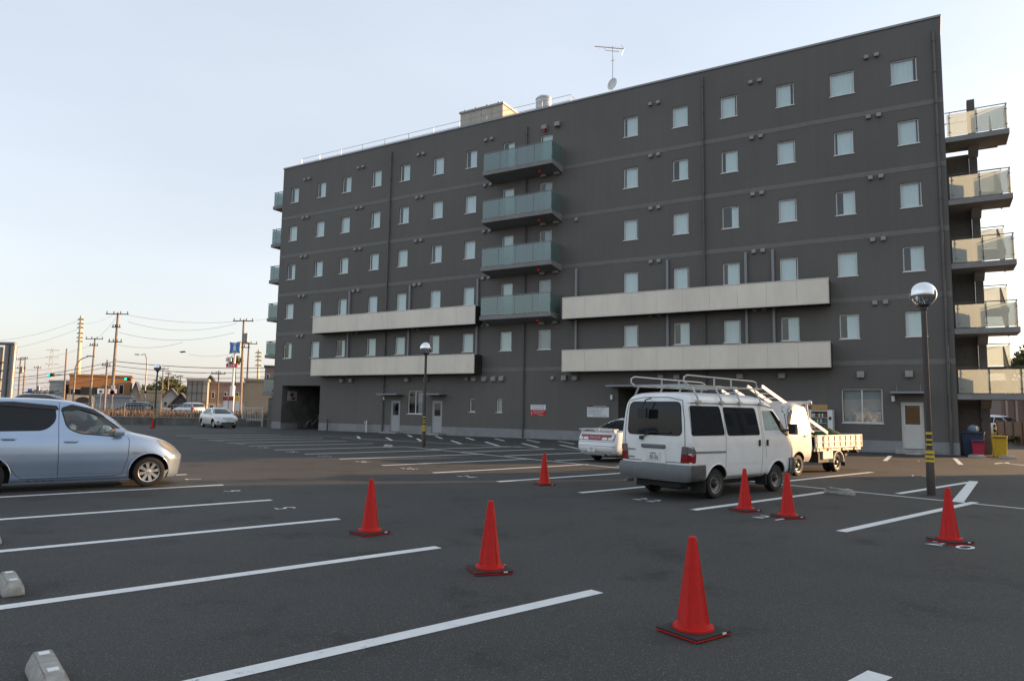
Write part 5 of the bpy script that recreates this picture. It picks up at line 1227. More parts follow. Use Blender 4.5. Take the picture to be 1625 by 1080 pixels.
# bins in the passage
def bin_(name, label, u, y, w, d, h, mt, lid_m, group=None, open_lid=False):
    t = thing(name, label, 'bin', tuple(fac(u, -y)), PHI, group)
    m = MB(); m.prism([(-w*.42, -d*.42, 0), (w*.42, -d*.42, 0), (w*.42, d*.42, 0), (-w*.42, d*.42, 0)], [(-w*.5, -d*.5, h), (w*.5, -d*.5, h), (w*.5, d*.5, h), (-w*.5, d*.5, h)]); m.build('bin_body', A[mt], t, bevel=.02)
    m = MB(); m.box(-w*.53, w*.53, -d*.53, d*.53, h+.003, h+.07); m.build('lid', A[lid_m], t, bevel=.02)
    m = MB(); m.tube([(-w*.4, -d*.53, h-.02), (-w*.4, -d*.62, h-.02), (w*.4, -d*.62, h-.02), (w*.4, -d*.53, h-.02)], .015, 6); m.build('handle', A['plastic'], t)
    return t
A['bin_blue'] = mat('navy_plastic', (.010, .03, .07), .45, var=.12); A['bin_red'] = mat('crimson_plastic', (.33, .010, .04), .45, var=.1); A['bin_purple'] = mat('plum_plastic', (.10, .022, .10), .45, var=.1); A['bin_yellow'] = mat('yellow_plastic', (.48, .30, .012), .45, var=.1)
bin_('wheeled_bin', 'large navy bin against the back of the passage', 43.95, .55, .85, .6, .95, 'bin_blue', 'bin_blue')
bin_('plastic_tub', 'red tub with a plum coloured top beside the yellow bin', 44.12, -.12, .48, .45, .62, 'bin_red', 'bin_purple')
t = bin_('pedal_bin', 'yellow bin with a broad lid by the passage opening', 44.88, .15, .55, .5, .82, 'bin_yellow', 'bin_yellow')
m = MB(); m.ball((0, 0, 0), .2, 16, 10, sz=.7)
for i, v in enumerate(m.v): m.v[i] = tuple(Vector(v)*(1+.18*math.sin(v[0]*31+v[1]*23+v[2]*17)))
o = m.build('rubbish_bag', mat('blue_bag_film', (.22, .32, .42), .35, var=.15), smooth=60, loc=tuple(fac(44.0, -.5, 1.16))); tag(o, 'pale blue rubbish bag lying on the navy bin', 'bag')
# bicycles in the garage
def bicycle(label, loc, rz):
    t = thing('bicycle', label, 'bicycle', loc, rz, 'bicycles parked in the open garage')
    for x in (-.52, .52):
        m = MB(); m.tube([(x+.32*math.cos(2*PI*k/28), 0, .33+.32*math.sin(2*PI*k/28)) for k in range(28)], .018, 6, closed=True)
        o = m.build('wheel', A['tyre'], t); m = MB()
        for k in range(8): m.tube([(x, 0, .33), (x+.3*math.cos(PI*k/4), 0, .33+.3*math.sin(PI*k/4))], .004, 4)
        m.build('spokes', A['galv'], o)
    m = MB(); m.tube([(-.52, 0, .33), (-.05, 0, .30), (-.18, 0, .78), (-.52, 0, .33)], .014, 6); m.tube([(-.05, 0, .30), (.40, 0, .80), (-.16, 0, .72)], .016, 6); m.tube([(.52, 0, .33), (.38, 0, .98)], .015, 6); m.build('frame', A['galv'], t)
    m = MB(); m.box(-.30, -.06, -.07, .07, .80, .86); m.build('saddle', A['plastic'], t, bevel=.02)
    m = MB(); m.tube([(.30, -.27, 1.02), (.40, -.1, 1.0), (.40, .1, 1.0), (.30, .27, 1.02)], .013, 6); m.build('handlebar', A['galv'], t)
    m = MB(); m.box(.48, .74, -.16, .16, .72, .92); m.build('basket', A['dark_steel'], t)
    return t
b0 = bicycle('bicycle nearest the left wall of the open garage', tuple(fac(2.0, -2.2)), PHI+1.2)
dup(b0, tuple(fac(2.9, -2.6)), PHI+1.35, 'bicycle in the middle of the open garage'); dup(b0, tuple(fac(3.9, -2.5)), PHI+1.1, 'bicycle at the right side of the open garage')
mr = thing('garage_sign', 'small pale pictogram sign on the garage side wall', 'sign', tuple(fac(1.02, -.95, 2.45)), PHI)
m = MB(); m.box(-.02, .02, -.45, .45, -.36, .36); m.build('sign_panel', A['penthouse'], mr); m = MB(); m.box(.021, .024, -.22, .1, -.05, .2); m.box(.021, .024, -.1, .25, -.28, -.12); m.build('pictogram', A['maroon'], mr)
po = thing('bollard', 'short dark post against the plinth right of the garage', 'post', tuple(fac(6.0, .25)), PHI); m = MB(); m.lathe([(.055, 0), (.055, .80), (.03, .83), (.0001, .83)], 12); m.build('post', A['pole_brown'], po, smooth=40)
po = thing('standpipe', 'slim white standpipe with a tap against the plinth', 'tap', tuple(fac(9.6, .2)), PHI); m = MB(); m.lathe([(.05, 0), (.05, .78), (.0001, .8)], 10); m.build('pipe', A['alu'], po, smooth=40); m = MB(); m.tube([(0, -.04, .7), (0, -.16, .7), (0, -.17, .62)], .02, 6); m.build('tap', A['steel'], po)
# ------------------------------------------------------------------ far wall, fences
w0, w1 = Vector((-75, 62.6, 0)), Vector((-18.6, 56.6, 0))
lw = thing('boundary_wall', 'low weathered concrete wall along the far left edge of the lot', 'wall', (0, 0, 0))
m = MB(); d = (w1-w0); L_ = d.length; d.normalize(); k = 24
for q in range(k): 
    a = w0+d*(L_*q/k+.01); c = w0+d*(L_*(q+1)/k-.01); m.bar(a+Vector((0, 0, .29)), c+Vector((0, 0, .29)), .16, .60)
m.build('wall_panel', A['conc_dark'], lw); m = MB(); m.bar(w0+Vector((0, 0, .62)), w1+Vector((0, 0, .62)), .2, .06); m.build('coping', A['concrete'], lw)
fn = thing('wire_fence', 'pale post and rail fence on top of the low wall', 'fence', (0, 0, 0)); q = 0
while q < L_-4.6:
    p = w0+d*q; m = MB(); m.bar(p+Vector((0, 0, .65)), p+Vector((0, 0, 1.75)), .07, .07); m.build('post', A['concrete'], fn); q += 2.9
for z in (1.05, 1.65):
    m = MB(); m.bar(w0+Vector((0, 0, z)), w1-d*4.6+Vector((0, 0, z)), .03, .03); m.build('rail', A['galv'], fn)
m = MB(); q = 0
while q < L_-4.6:
    p = w0+d*q; m.bar(p+Vector((0, 0, .7)), p+Vector((0, 0, 1.63)), .012, .012); q += .25
m.build('wire_mesh', A['galv'], fn)
pf = thing('picket_fence', 'cream picket fence panel between the hatchback and the block', 'fence', (0, 0, 0))
a, c = at(384, 671, 57.0), at(416, 671, 56.2); a.z = c.z = 0
for z in (.55, 1.5): m = MB(); m.bar(a+Vector((0, 0, z)), c+Vector((0, 0, z)), .06, .06); m.build('rail', A['door'], pf)
for i in range(2): m = MB(); p = (a, c)[i]; m.bar(p, p+Vector((0, 0, 1.75)), .1, .1); m.build('post', A['door'], pf)
for i in range(1, 12): m = MB(); p = a+(c-a)*i/12; m.bar(p+Vector((0, 0, .4)), p+Vector((0, 0, 1.55)), .035, .035); m.build('picket', A['door'], pf)

def blockh(x0, x1, ytop, Y, depth, z0=0):
    p, q = at(x0, 640, Y), at(x1, 640, Y); t = at((x0+x1)/2, ytop, Y).z
    return p.x, q.x, t
def building(name, label, x0, x1, ytop, Y, depth, wall, roof='conc_dark', gable=0.0, wins=(), cat='building', base=None, wing='tint_pane'):
    a, c, h = blockh(x0, x1, ytop, Y, depth); rz = math.atan2(-(a+c)/2, Y)*.85; w = (c-a)*math.cos(rz); depth = min(depth, 6)
    t = thing(name, label, cat, ((a+c)/2, Y, 0), rz)
    m = MB(); hw = h-gable; m.box(-w/2, w/2, 0, depth, 0, hw)
    if gable: m.prism([(-w/2, 0, hw), (w/2, 0, hw), (0, 0, h)], [(-w/2, depth, hw), (w/2, depth, hw), (0, depth, h)])
    m.build('wall', A[wall], t)
    r_ = MB()
    if gable:
        ov = .5
        for s_ in (1, -1): r_.prism([(s_*(w/2+ov), -ov, hw-ov*gable/(w/2)+.05), (0, -ov, h+.05), (0, -ov, h+.25), (s_*(w/2+ov), -ov, hw-ov*gable/(w/2)+.25)], [(s_*(w/2+ov), depth+ov, hw-ov*gable/(w/2)+.05), (0, depth+ov, h+.05), (0, depth+ov, h+.25), (s_*(w/2+ov), depth+ov, hw-ov*gable/(w/2)+.25)])
    else: r_.box(-w/2-.15, w/2+.15, -.15, depth+.15, hw+.003, hw+.3)
    r_.build('roof', A[roof], t)
    for (fx, fz, fw, fh) in wins:
        cx = -w/2+w*fx; cz = h*fz; ww = w*fw; hh = h*fh
        f = MB(); f.box(cx-ww/2, cx+ww/2, -.08, -.003, cz-hh/2, cz+hh/2); o = f.build('window', A['alu'], t)
        p = MB(); p.box(cx-ww/2+.06, cx+ww/2-.06, -.10, -.083, cz-hh/2+.06, cz+hh/2-.06); p.build('pane', A['car_glass'], o)
    if base: m = MB(); m.box(-w/2-.02, w/2+.02, -.03, -.003, 0, h*base[0]); m.build('base_wall', A[base[1]], t)
    return t, w, h
A['orange_wall'] = mat('terracotta_wall', (.30, .145, .06), .8, var=.08, scale=.5); A['cream_wall'] = mat('cream_render', (.40, .36, .30), .85, var=.1, scale=.6)
A['pink_wall'] = mat('mauve_siding', (.21, .165, .16), .8, var=.12, scale=.6, stretch=(1, 1, 8)); A['beige_wall'] = mat('beige_render', (.28, .25, .20), .85, var=.08, scale=.5)
A['blue_shed'] = mat('blue_grey_sheet', (.27, .29, .33), .6, var=.08, scale=.6); A['pale_wall'] = mat('pale_render', (.42, .42, .40), .85, var=.08); A['dark_roof'] = mat('dark_roof_tiles', (.06, .06, .065), .7, var=.2, scale=2)
A['panel_grey'] = mat('grey_hoarding', (.33, .32, .30), .75, var=.1, scale=.8); A['tan_wall'] = mat('sunlit_tan_wall', (.42, .32, .22), .85, var=.1)
sp, sw, sh_ = building('roadside_shop', 'terracotta shop with a cream lower wall and dark sign band across the road', 110, 204, 597, 118, 14, 'orange_wall', 'orange_wall', wins=((.62, .66, .05, .22), (.85, .66, .08, .26), (.18, .56, .30, .2), (.34, .42, .10, .14)))
m = MB(); m.box(-sw/2-.1, sw*.30, -.9, -.1, 0, sh_*.50); m.build('lower_wall', A['cream_wall'], sp)
m = MB(); m.box(-sw*.30, sw*.28, -1.05, -.903, sh_*.50, sh_*.70); o = m.build('sign_band', A['plastic'], sp); m = MB()
for i, x in enumerate((.02, .10, .17, .235)): m.box(sw*x-.45, sw*x+.45, -1.10, -1.053, sh_*.53+.1*(i % 2), sh_*.67)
m.build('sign_lettering', A['white_sheet'], o)
m = MB(); n = 12; P = [(-1.0, 0)]+[(1.15*math.cos(PI*k/n), 1.6+1.15*math.sin(PI*k/n)) for k in range(n+1)][::-1]+[(1.15, 0)]; P[0] = (-1.15, 0)
m.prism([(x-.20*sw*0-2.2, -.96, z) for x, z in P], [(x-2.2, -.903, z) for x, z in P]); m.build('arched_door', A['plastic'], sp)
building('glass_showroom', 'white and dark glass showroom left of the terracotta shop', 77, 109, 606, 117, 12, 'pale_wall', 'pale_wall', wins=((.30, .35, .42, .5), (.85, .5, .26, .9)))
building('storage_shed', 'blue grey metal storage shed in front of the terracotta shop', 151, 205, 630, 92, 6, 'blue_shed', 'blue_shed')
building('dark_roof_house', 'house with a dark roof right of the terracotta shop', 203, 224, 607, 120, 10, 'cream_wall', 'dark_roof', gable=3.0, wins=((.5, .35, .3, .2),))
building('tan_store', 'sunlit tan store with a bright upper band beside the lamp', 222, 252, 622, 110, 8, 'tan_wall', 'tan_wall', wins=((.6, .3, .3, .25),), base=(.62, 'beige_wall'))
building('grey_gable_house', 'pale house with a grey gable behind the parked cars', 252, 288, 617, 125, 10, 'pale_wall', 'dark_roof', gable=2.2, wins=((.3, .4, .14, .2), (.7, .4, .14, .2)))
building('dark_shed', 'low dark roofed shed at the left of the grey hoarding', 272, 300, 625, 105, 6, 'conc_dark', 'dark_roof', gable=1.5)
ho, hw_, hh_ = building('site_hoarding', 'tall grey panel hoarding with dark scaffold grid', 296, 327, 604, 92, 5, 'panel_grey', 'panel_grey', cat='hoarding')
m = MB()
for q in range(5): m.bar((-hw_/2+hw_*q/4, -.08, 0), (-hw_/2+hw_*q/4, -.08, hh_+.2), .09, .09)
for q in range(4): m.bar((-hw_/2, -.16, hh_*(.2+.24*q)), (hw_/2, -.16, hh_*(.2+.24*q)), .06, .06)
m.build('scaffold_tubes', A['dark_steel'], ho)
building('mauve_building', 'long two storey mauve building behind the pole sign', 326, 392, 609, 98, 12, 'pink_wall', 'pink_wall', wins=((.18, .66, .07, .2), (.47, .66, .07, .2), (.75, .66, .07, .2), (.16, .22, .1, .3)), base=(.42, 'panel_grey'))
building('gable_roof_house', 'roof with a bright gable rising behind the mauve building', 318, 345, 597, 112, 8, 'tan_wall', 'dark_roof', gable=1.8)
building('beige_block', 'plain beige block beside the picket fence', 388, 440, 605, 84, 10, 'beige_wall', 'beige_wall')
building('brick_tower_house', 'taller mauve house half hidden by the glass landings', 418, 446, 583, 100, 10, 'pink_wall', 'dark_roof', wins=((.18, .80, .16, .14),))
# big steel-framed board cut by the left frame edge
pf = thing('pipe_frame_sign', 'back of a tall steel pipe frame at the far left edge', 'frame', (0, 0, 0)); Y = 66
p1, p2, p3 = at(5, 640, Y), at(14.5, 640, Y), at(-26, 640, Y); zt = at(10, 545, Y).z
for p in (p1, p2): m = MB(); m.tube([(p.x, Y, 0), (p.x, Y, zt-.15)], .24, 14); m.build('column', A['rim_grey'], pf, smooth=40)
m = MB(); m.tube([(p3.x, Y, zt), (p2.x+.12, Y, zt)], .16, 10); m.build('top_tube', A['rim_grey'], pf, smooth=40)
for y in (575, 588, 602, 620): z = at(10, y, Y).z; m = MB(); m.box(p3.x, p2.x+.2, Y-.10, Y+.1, z-.06, z+.06); m.build('cross_strut', A['dark_steel'], pf)
m = MB(); m.box(p3.x, p1.x-.5, Y+.1, Y+.2, 0, zt-.3); m.build('panel', A['beige_wall'], pf)

# ------------------------------------------------------------------ poles, pylons, lights
def pole(label, xt, yt, xb, Y, r=.16, arms=(), name='utility_pole', mt='utility', trafo=None, group='utility poles along the road', cat='utility pole'):
    top = at(xt, yt, Y); bot = at(xb, 640, Y); bot.z = 0
    t = thing(name, label, cat, (bot.x, Y, 0), 0, group); b_ = bot; off = top-bot
    m = MB(); m.tube([(0, 0, 0), (off.x, 0, top.z)], [r, r*.62], 10); m.build('mast', A[mt], t, smooth=40)
    H_ = top.z
    for (fz, w) in arms:
        c = Vector((off.x*fz, -.12, H_*fz)); a = MB(); a.box(c.x-w/2, c.x+w/2, -.22, -.10, c.z-.05, c.z+.05)
        for q in range(4): x = c.x-w/2+.12+q*(w-.24)/3; a.tube([(x, -.16, c.z+.05), (x, -.16, c.z+.32)], .055, 6)
        a.build('cross_arm', A['dark_steel'], t)
    if trafo: 
        m = MB(); z = H_*trafo; m.lathe([(.32, z-.55), (.32, z+.45), (.1, z+.5)], 12, T=Matrix.Translation((off.x*trafo+.45, -.2, 0))); m.box(off.x*trafo-.5, off.x*trafo+.9, -.5, .1, z-.65, z-.56); m.build('transformer', A['rim_grey'], t, smooth=40)
    return t, top
UP = {}
UP['big'] = pole('tall concrete utility pole with cross arm, nearest to the shed', 187.5, 496, 176.5, 80, .2, ((.985, 2.6), (.86, 1.0), (.72, 1.6)))
UP['b2'] = pole('utility pole in front of the shop sign band', 151, 536, 142, 96, .17, ((.985, 2.4), (.9, 1.2)))
UP['b3'] = pole('short utility pole left of the tall pole, before the shed', 170.5, 571, 166, 86, .16, ((.9, 1.1),))
UP['b4'] = pole('bare slim pole at the left end of the terracotta shop', 106, 553, 101, 100, .16, ())
UP['c1'] = pole('utility pole with a transformer right of the pole sign', 387, 507, 382, 82, .18, ((.985, 2.4), (.72, 1.8)), trafo=.82)
UP['c2'] = pole('darker utility pole close right of the transformer pole', 395, 543, 390.5, 92, .15, ((.98, 2.4),), mt='dark_steel')
UP['c3'] = pole('stub pole above the mauve building roof', 347.5, 588, 345, 96, .14, ((.93, 2.0),), mt='dark_steel')
UP['a1'] = pole('cluttered utility pole with transformer far to the left', 33, 567, 29, 125, .2, ((.96, 1.6), (.8, 2.2)), trafo=.78)
UP['a2'] = pole('thin twin pole right of the cluttered transformer pole', 40.5, 567, 36, 126, .17, ((.98, 1.2),))
UP['a3'] = pole('distant pole with a box beside the blue road sign', 60.5, 580, 58, 150, .17, ((.95, 1.6),), trafo=.5)
UP['d1'] = pole('thin pole rising from the tree right of the far lamp', 259, 583, 257, 130, .15, ((.97, 2.2),))
UP['d2'] = pole('second thin pole in front of the round tree', 268, 590, 266, 140, .15, ((.96, 1.2),))
UP['d3'] = pole('pole at the right flank of the round tree', 287, 595, 286.5, 150, .15, ((.96, 1.2),))
def pylon(label, xt, yt, xb, Y, r0, r1, arms, mt):
    top = at(xt, yt, Y); bot = at(xb, 640, Y); t = thing('transmission_pylon', label, 'pylon', (bot.x, Y, 0), 0, 'pylons on the skyline')
    m = MB(); m.tube([(0, 0, 0), (top.x-bot.x, 0, top.z)], [r0, r1], 12); m.build('shaft', A[mt], t, smooth=40)
    for y in arms:
        z = at(xt, y, Y).z; fx = (top.x-bot.x)*z/top.z; a = MB(); w = 9*Y/FOC*.62
        a.prism([(fx-w, -.2, z+.1), (fx, -.2, z+.9), (fx+w, -.2, z+.1), (fx+w, -.2, z-.1), (fx, -.2, z-.2), (fx-w, -.2, z-.1)], [(fx-w, .2, z+.1), (fx, .2, z+.9), (fx+w, .2, z+.1), (fx+w, .2, z-.1), (fx, .2, z-.2), (fx-w, .2, z-.1)])
        a.build('cross_arm', A[mt], t)
A['pale_steel'] = mat('haze_paled_steel', (.5, .5, .5), .7)  # lattice tower colour paled to stand in for distance haze
A['sunlit_steel'] = mat('sun_toned_steel', (.55, .47, .33), .7, var=.06)  # warm yellow-white of the low sun put into the steel's base colour
pylon('tall sunlit tubular pylon behind the terracotta shop', 129, 501, 121.5, 260, 1.0, .42, (507, 514, 520, 529, 536, 542), 'sunlit_steel')
pylon('smaller sunlit pylon right of the pole sign', 410.5, 554, 409, 300, .8, .35, (560, 566, 572, 580), 'sunlit_steel')
Y = 420; top = at(85, 552, Y); bx = top.x
t = thing('lattice_tower', 'faint lattice transmission tower far behind the traffic signal', 'pylon', (bx, Y, 0)); m = MB(); Ht = top.z
for s_ in (1, -1):
    for e in (1, -1): m.bar((s_*2.6, e*2.6, 0), (s_*.7, e*.7, Ht), .2, .2)
for q in range(9):
    z0, z1 = Ht*q/9, Ht*(q+1)/9; h0, h1 = 2.6-1.9*q/9, 2.6-1.9*(q+1)/9
    m.bar((-h0, -h0, z0), (h1, -h1, z1), .13, .13); m.bar((h0, -h0, z0), (-h1, -h1, z1), .13, .13)
m.build('lattice', A['pale_steel'], t); m = MB()
for f in (.72, .84, .96): m.box(-4.2, 4.2, -.2, .2, Ht*f-.1, Ht*f+.15)
m.build('cross_arm', A['pale_steel'], t)
def street_light(label, xb, yt, xe, ye, Y):
    b_ = at(xb, 640, Y); zt = at(xb, yt, Y).z; e = at(xe, ye, Y); t = thing('street_light', label, 'street light', (b_.x, Y, 0), 0, 'street lights along the road'); dx = e.x-b_.x
    m = MB(); m.tube([(0, 0, 0), (0, 0, zt*.86), (dx*.12, 0, zt*.95), (dx*.4, 0, zt*1.02), (dx, 0, e.z)], [.11, .09, .08, .07, .06], 8); m.build('mast', A['rim_grey'], t, smooth=50)
    m = MB(); m.box(min(dx-.2, dx+.9*(1 if dx > 0 else -1)), max(dx-.2, dx+.9*(1 if dx > 0 else -1)), -.18, .18, e.z-.06, e.z+.1); m.build('lamp_head', A['galv'], t, bevel=.03)
street_light('curved arm street light in front of the terracotta shop', 115.5, 571, 141, 565, 88)
street_light('slim street light left of the far globe lamp', 229, 563.5, 224, 562.5, 105)
A['signal_green'] = mat('lit_green_lens', (.0, .75, .48), .3, emit=1.4); A['signal_off'] = mat('dark_lens', (.03, .02, .015), .3)
def signal(label, x, y, Y, px):
    c = at(x, y, Y); k = Y/FOC; t = thing('traffic_signal', label, 'traffic light', tuple(c), 0, 'traffic signals at the crossing')
    m = MB(); w = 9.5*k; h = 2.4*k; m.box(-1.2*k, w, 0, .25, -h, h); m.build('housing', A['plastic'], t, bevel=.1)
    for q in range(3):
        o = MB(); o.lathe([(1.7*k, -.02), (1.5*k, .06), (.0001, .1)], 16, T=facing(((1.2+q*3.2)*k, -.03, 0), (0, -1, 0))); o.build('lens', A['signal_green'] if q == 0 else A['signal_off'], t, smooth=40)
    m = MB(); ex = at(px, y, Y).x-c.x; m.tube([(w*.5, .3, 0), (ex, .3, .1)], .06, 6); m.build('bracket', A['rim_grey'], t)
signal('green traffic signal above the glass showroom', 76.5, 594.5, 99, 104); signal('green traffic signal at the right end of the terracotta shop', 198.5, 601, 79, 181)
def road_sign(name, label, x, y, Y, r_px, mt, ring=None, square=False):
    c = at(x, y, Y); k = Y/FOC; t = thing(name, label, 'road sign', (c.x, Y-.35, 0)); m = MB(); m.tube([(0, .06, 0), (0, .06, c.z)], .04, 6); m.build('post', A['galv'], t)
    m = MB(); r_ = r_px*k
    if square: m.box(-r_, r_, -.02, .02, c.z-r_, c.z+r_)
    else: m.lathe([(r_, 0), (r_, .02), (.0001, .02)], 24, T=facing((0, 0, c.z), (0, -1, 0)))
    m.build('sign_face', A[mt], t)
    if ring: m = MB(); m.lathe([(r_*.66, .024), (.0001, .024)], 20, T=facing((0, 0, c.z), (0, -1, 0))); m.build('sign_centre', A[ring], t)
A['sign_blue'] = mat('sign_blue', (.03, .13, .5), .5); A['sign_teal'] = mat('sign_teal', (.06, .28, .38), .5)
road_sign('no_parking_sign', 'round red sign with a blue centre on the tall pole', 181, 622.5, 79, 4.0, 'lamp_red', 'sign_blue'); road_sign('white_plate_sign', 'small pale plate sign above the round red sign', 182, 614, 79, 3.0, 'white_sheet', square=True)
road_sign('round_blue_sign', 'round teal sign near the right end of the shop sign band', 162.5, 621, 86, 2.8, 'sign_teal'); road_sign('blue_guide_sign', 'square blue road sign far to the left', 49.5, 620, 120, 3.2, 'sign_blue', square=True)
road_sign('small_round_sign', 'small round red and blue sign near the street light', 233, 622, 100, 2.4, 'lamp_red', 'sign_blue')

# pole sign of the corner shop
Y = 80; k = Y/FOC; b_ = at(367, 640, Y); t = thing('pole_sign', 'tall white pole sign with a blue shield and a red strip', 'sign', (b_.x, Y, 0))
z1 = at(369, 551.5, Y).z; m = MB(); m.tube([(0, 0, 0), (.12, 0, z1)], .13, 10); m.tube([(-.0, 0, 0), (.05, 0, at(367, 612, Y).z)], .28, 12); m.build('post', A['white_sheet'], t, smooth=40)
def shield(w, h, n=8):
    P = []
    for i in range(n+1): s_ = i/n; P.append((-w+2*w*s_, h*(1-.14*math.sin(PI*s_))))
    for i in range(1, n): s_ = i/n; P.append((w*(1-.12*math.sin(PI*s_)), h-2*h*s_))
    for i in range(n+1): s_ = i/n; P.append((w-2*w*s_, -h*(1-.14*math.sin(PI*s_))))
    for i in range(1, n): s_ = i/n; P.append((-w*(1-.12*math.sin(PI*s_)), -h+2*h*s_))
    return P
def flat(name, P, y0, y1, mt, par): m = MB(); m.prism([(x+.12, y0, z1+z) for x, z in P], [(x+.12, y1, z1+z) for x, z in P]); return m.build(name, A[mt], par)
A['sign_azure'] = mat('sign_azure', (.03, .20, .62), .45)
o = flat('shield', shield(8.8*k, 9.2*k), -.15, .15, 'panel_grey', t); flat('blue_field', shield(7.6*k, 8.2*k), -.20, -.153, 'sign_azure', o)
BT = [(-2.2, -4.6), (2.2, -4.6), (2.2, 1.2), (1.2, 3.0), (1.2, 4.6), (-1.2, 4.6), (-1.2, 3.0), (-2.2, 1.2)]
flat('white_bottle', [(x*k, z*k) for x, z in BT], -.24, -.203, 'white_sheet', o); m = MB()
for z in (5.6, -6.4):
    for q in range(6): m.box(.12+(-3.6+q*1.25)*k, .12+(-2.75+q*1.25)*k, -.23, -.203, z1+(z-.7)*k, z1+(z+.7)*k)
m.build('lettering', A['white_sheet'], o)
for (y, x0, x1, mt, lab) in ((570.5, 359, 367, 'white_sheet', 'small_panel'), (579.5, 359.5, 376.5, 'red_sheet', 'red_strip')):
    m = MB(); z = at(367, y, Y).z; m.box(at(x0, y, Y).x-b_.x, at(x1, y, Y).x-b_.x, -.12, .12, z-3*k, z+3*k); o = m.build(lab, A[mt], t); m = MB()
    n = 5 if lab == 'red_strip' else 1; 
    for q in range(n): xx = at(x0+3+q*2.5, y, Y).x-b_.x; m.box(xx, xx+1.6*k, -.14, -.123, z-1.2*k, z+1.4*k)
    m.build('lettering', A['white_sheet' if n > 1 else 'red_sheet'], o)
for i, (x, lab, mt) in enumerate(((352.5, 'red topped white banner flag left of the pole sign', 'lamp_red'), (361.5, 'white banner flag with a pink top close to the pole sign', 'lamp_red'), (371.5, 'white banner flag with an orange figure right of the pole sign', 'yellow'))):
    p = at(x, 652, 76); t = thing('banner_flag', lab, 'flag', (p.x, 76, 0), 0, 'banner flags by the pole sign'); m = MB(); m.tube([(0, 0, 0), (0, 0, 2.75)], .02, 6); m.build('pole', A['galv'], t)
    m = MB(); V = [(.03+.55*a, .06*math.sin(a*4+c*2), .8+1.9*c) for c in [j/8 for j in range(9)] for a in [j/4 for j in range(5)]]; F = [(j*5+i_, j*5+i_+1, j*5+i_+6, j*5+i_+5) for j in range(8) for i_ in range(4)]
    m.add(V, F); o = m.build('cloth', A['white_sheet'], t, smooth=60); m = MB(); m.box(.05, .56, -.085, -.075, 2.2, 2.62); m.build('print', A[mt], o)

# ------------------------------------------------------------------ trees and shrubs
def tree(name, label, c, H_, cr, n_leaf, leaf=.35, seed=1, trunk_r=.25, flat_=.75, group=None, cat='tree'):
    rn = random.Random(seed); t = thing(name, label, cat, (c[0], c[1], 0), 0, group); m = MB(); base = H_-cr*flat_
    m.tube([(0, 0, 0), (.1, 0, base*.5), (0, .1, base)], [trunk_r, trunk_r*.8, trunk_r*.55], 8)
    clumps = []
    for k in range(30):
        a = rn.uniform(0, 2*PI); e = rn.uniform(-.5, 1); rr = cr*rn.uniform(.45, .88); p = Vector((rr*math.cos(a)*math.sqrt(max(.05, 1-e*e*.8)), rr*math.sin(a)*math.sqrt(max(.05, 1-e*e*.8)), base+rr*e*flat_)); clumps.append((p, cr*rn.uniform(.22, .38)))
        if k < 9: m.tube([(0, 0, base*.8), tuple(p*.5+Vector((0, 0, base*.45))), tuple(p)], [trunk_r*.4, trunk_r*.25, .03], 5)
    m.build('trunk', A['bark'], t, smooth=50)
    V = []; F = []
    for i in range(n_leaf):
        p, r_ = clumps[rn.randrange(len(clumps))]; d = Vector((rn.gauss(0, 1), rn.gauss(0, 1), rn.gauss(0, 1))).normalized(); q = p+d*r_*rn.uniform(.4, 1.05)
        a = Vector((rn.gauss(0, 1), rn.gauss(0, 1), rn.gauss(0, 1))).normalized(); b2 = a.cross(d).normalized(); s_ = leaf*rn.uniform(.6, 1.3); k = len(V)
        V += [q-a*s_, q+b2*s_*.5, q+a*s_, q-b2*s_*.5]; F.append((k, k+1, k+2, k+3))
    m = MB(); m.add(V, F); me = m
    o = bpy.data.objects.new('crown', bpy.data.meshes.new('crown')); o.data.from_pydata([tuple(v) for v in V], [], F); o.data.materials.append(A['leaf']); COL.objects.link(o); o.parent = t
c = at(263, 640, 150); tree('round_tree', 'broad round tree rising behind the pale houses', (c.x, 150), at(263, 600, 150).z, 4.6, 5200, .32, 4, .4, .62)
c = at(240, 640, 155); tree('round_tree', 'lower dark tree left of the broad round tree', (c.x, 155), at(240, 610, 155).z, 3.2, 2500, .32, 9, .3, .6)
c = at(368, 640, 86); tree('street_tree', 'wispy little tree beside the pole sign', (at(374, 570, 88).x, 88), at(374, 566, 88).z, 1.1, 420, .16, 3, .1, .5)
c = at(1632, 640, 60); tree('garden_tree', 'green tree at the right edge behind the stair rail', (c.x+1.5, 60), at(1630, 545, 60).z, 2.6, 2600, .22, 12, .2)
for i, (x, Y) in enumerate(((1600, 47), (1612, 44), (1590, 50))):
    p = at(x, 695, Y); tree('weed_tuft', ['low weed tuft at the foot of the wooden fence', 'dry weed tuft at the right frame edge', 'small weed tuft by the passage end'][i], (p.x, Y), .55, .5, 260, .09, 20+i, .03, .5, 'weeds by the wooden fence', 'plant')

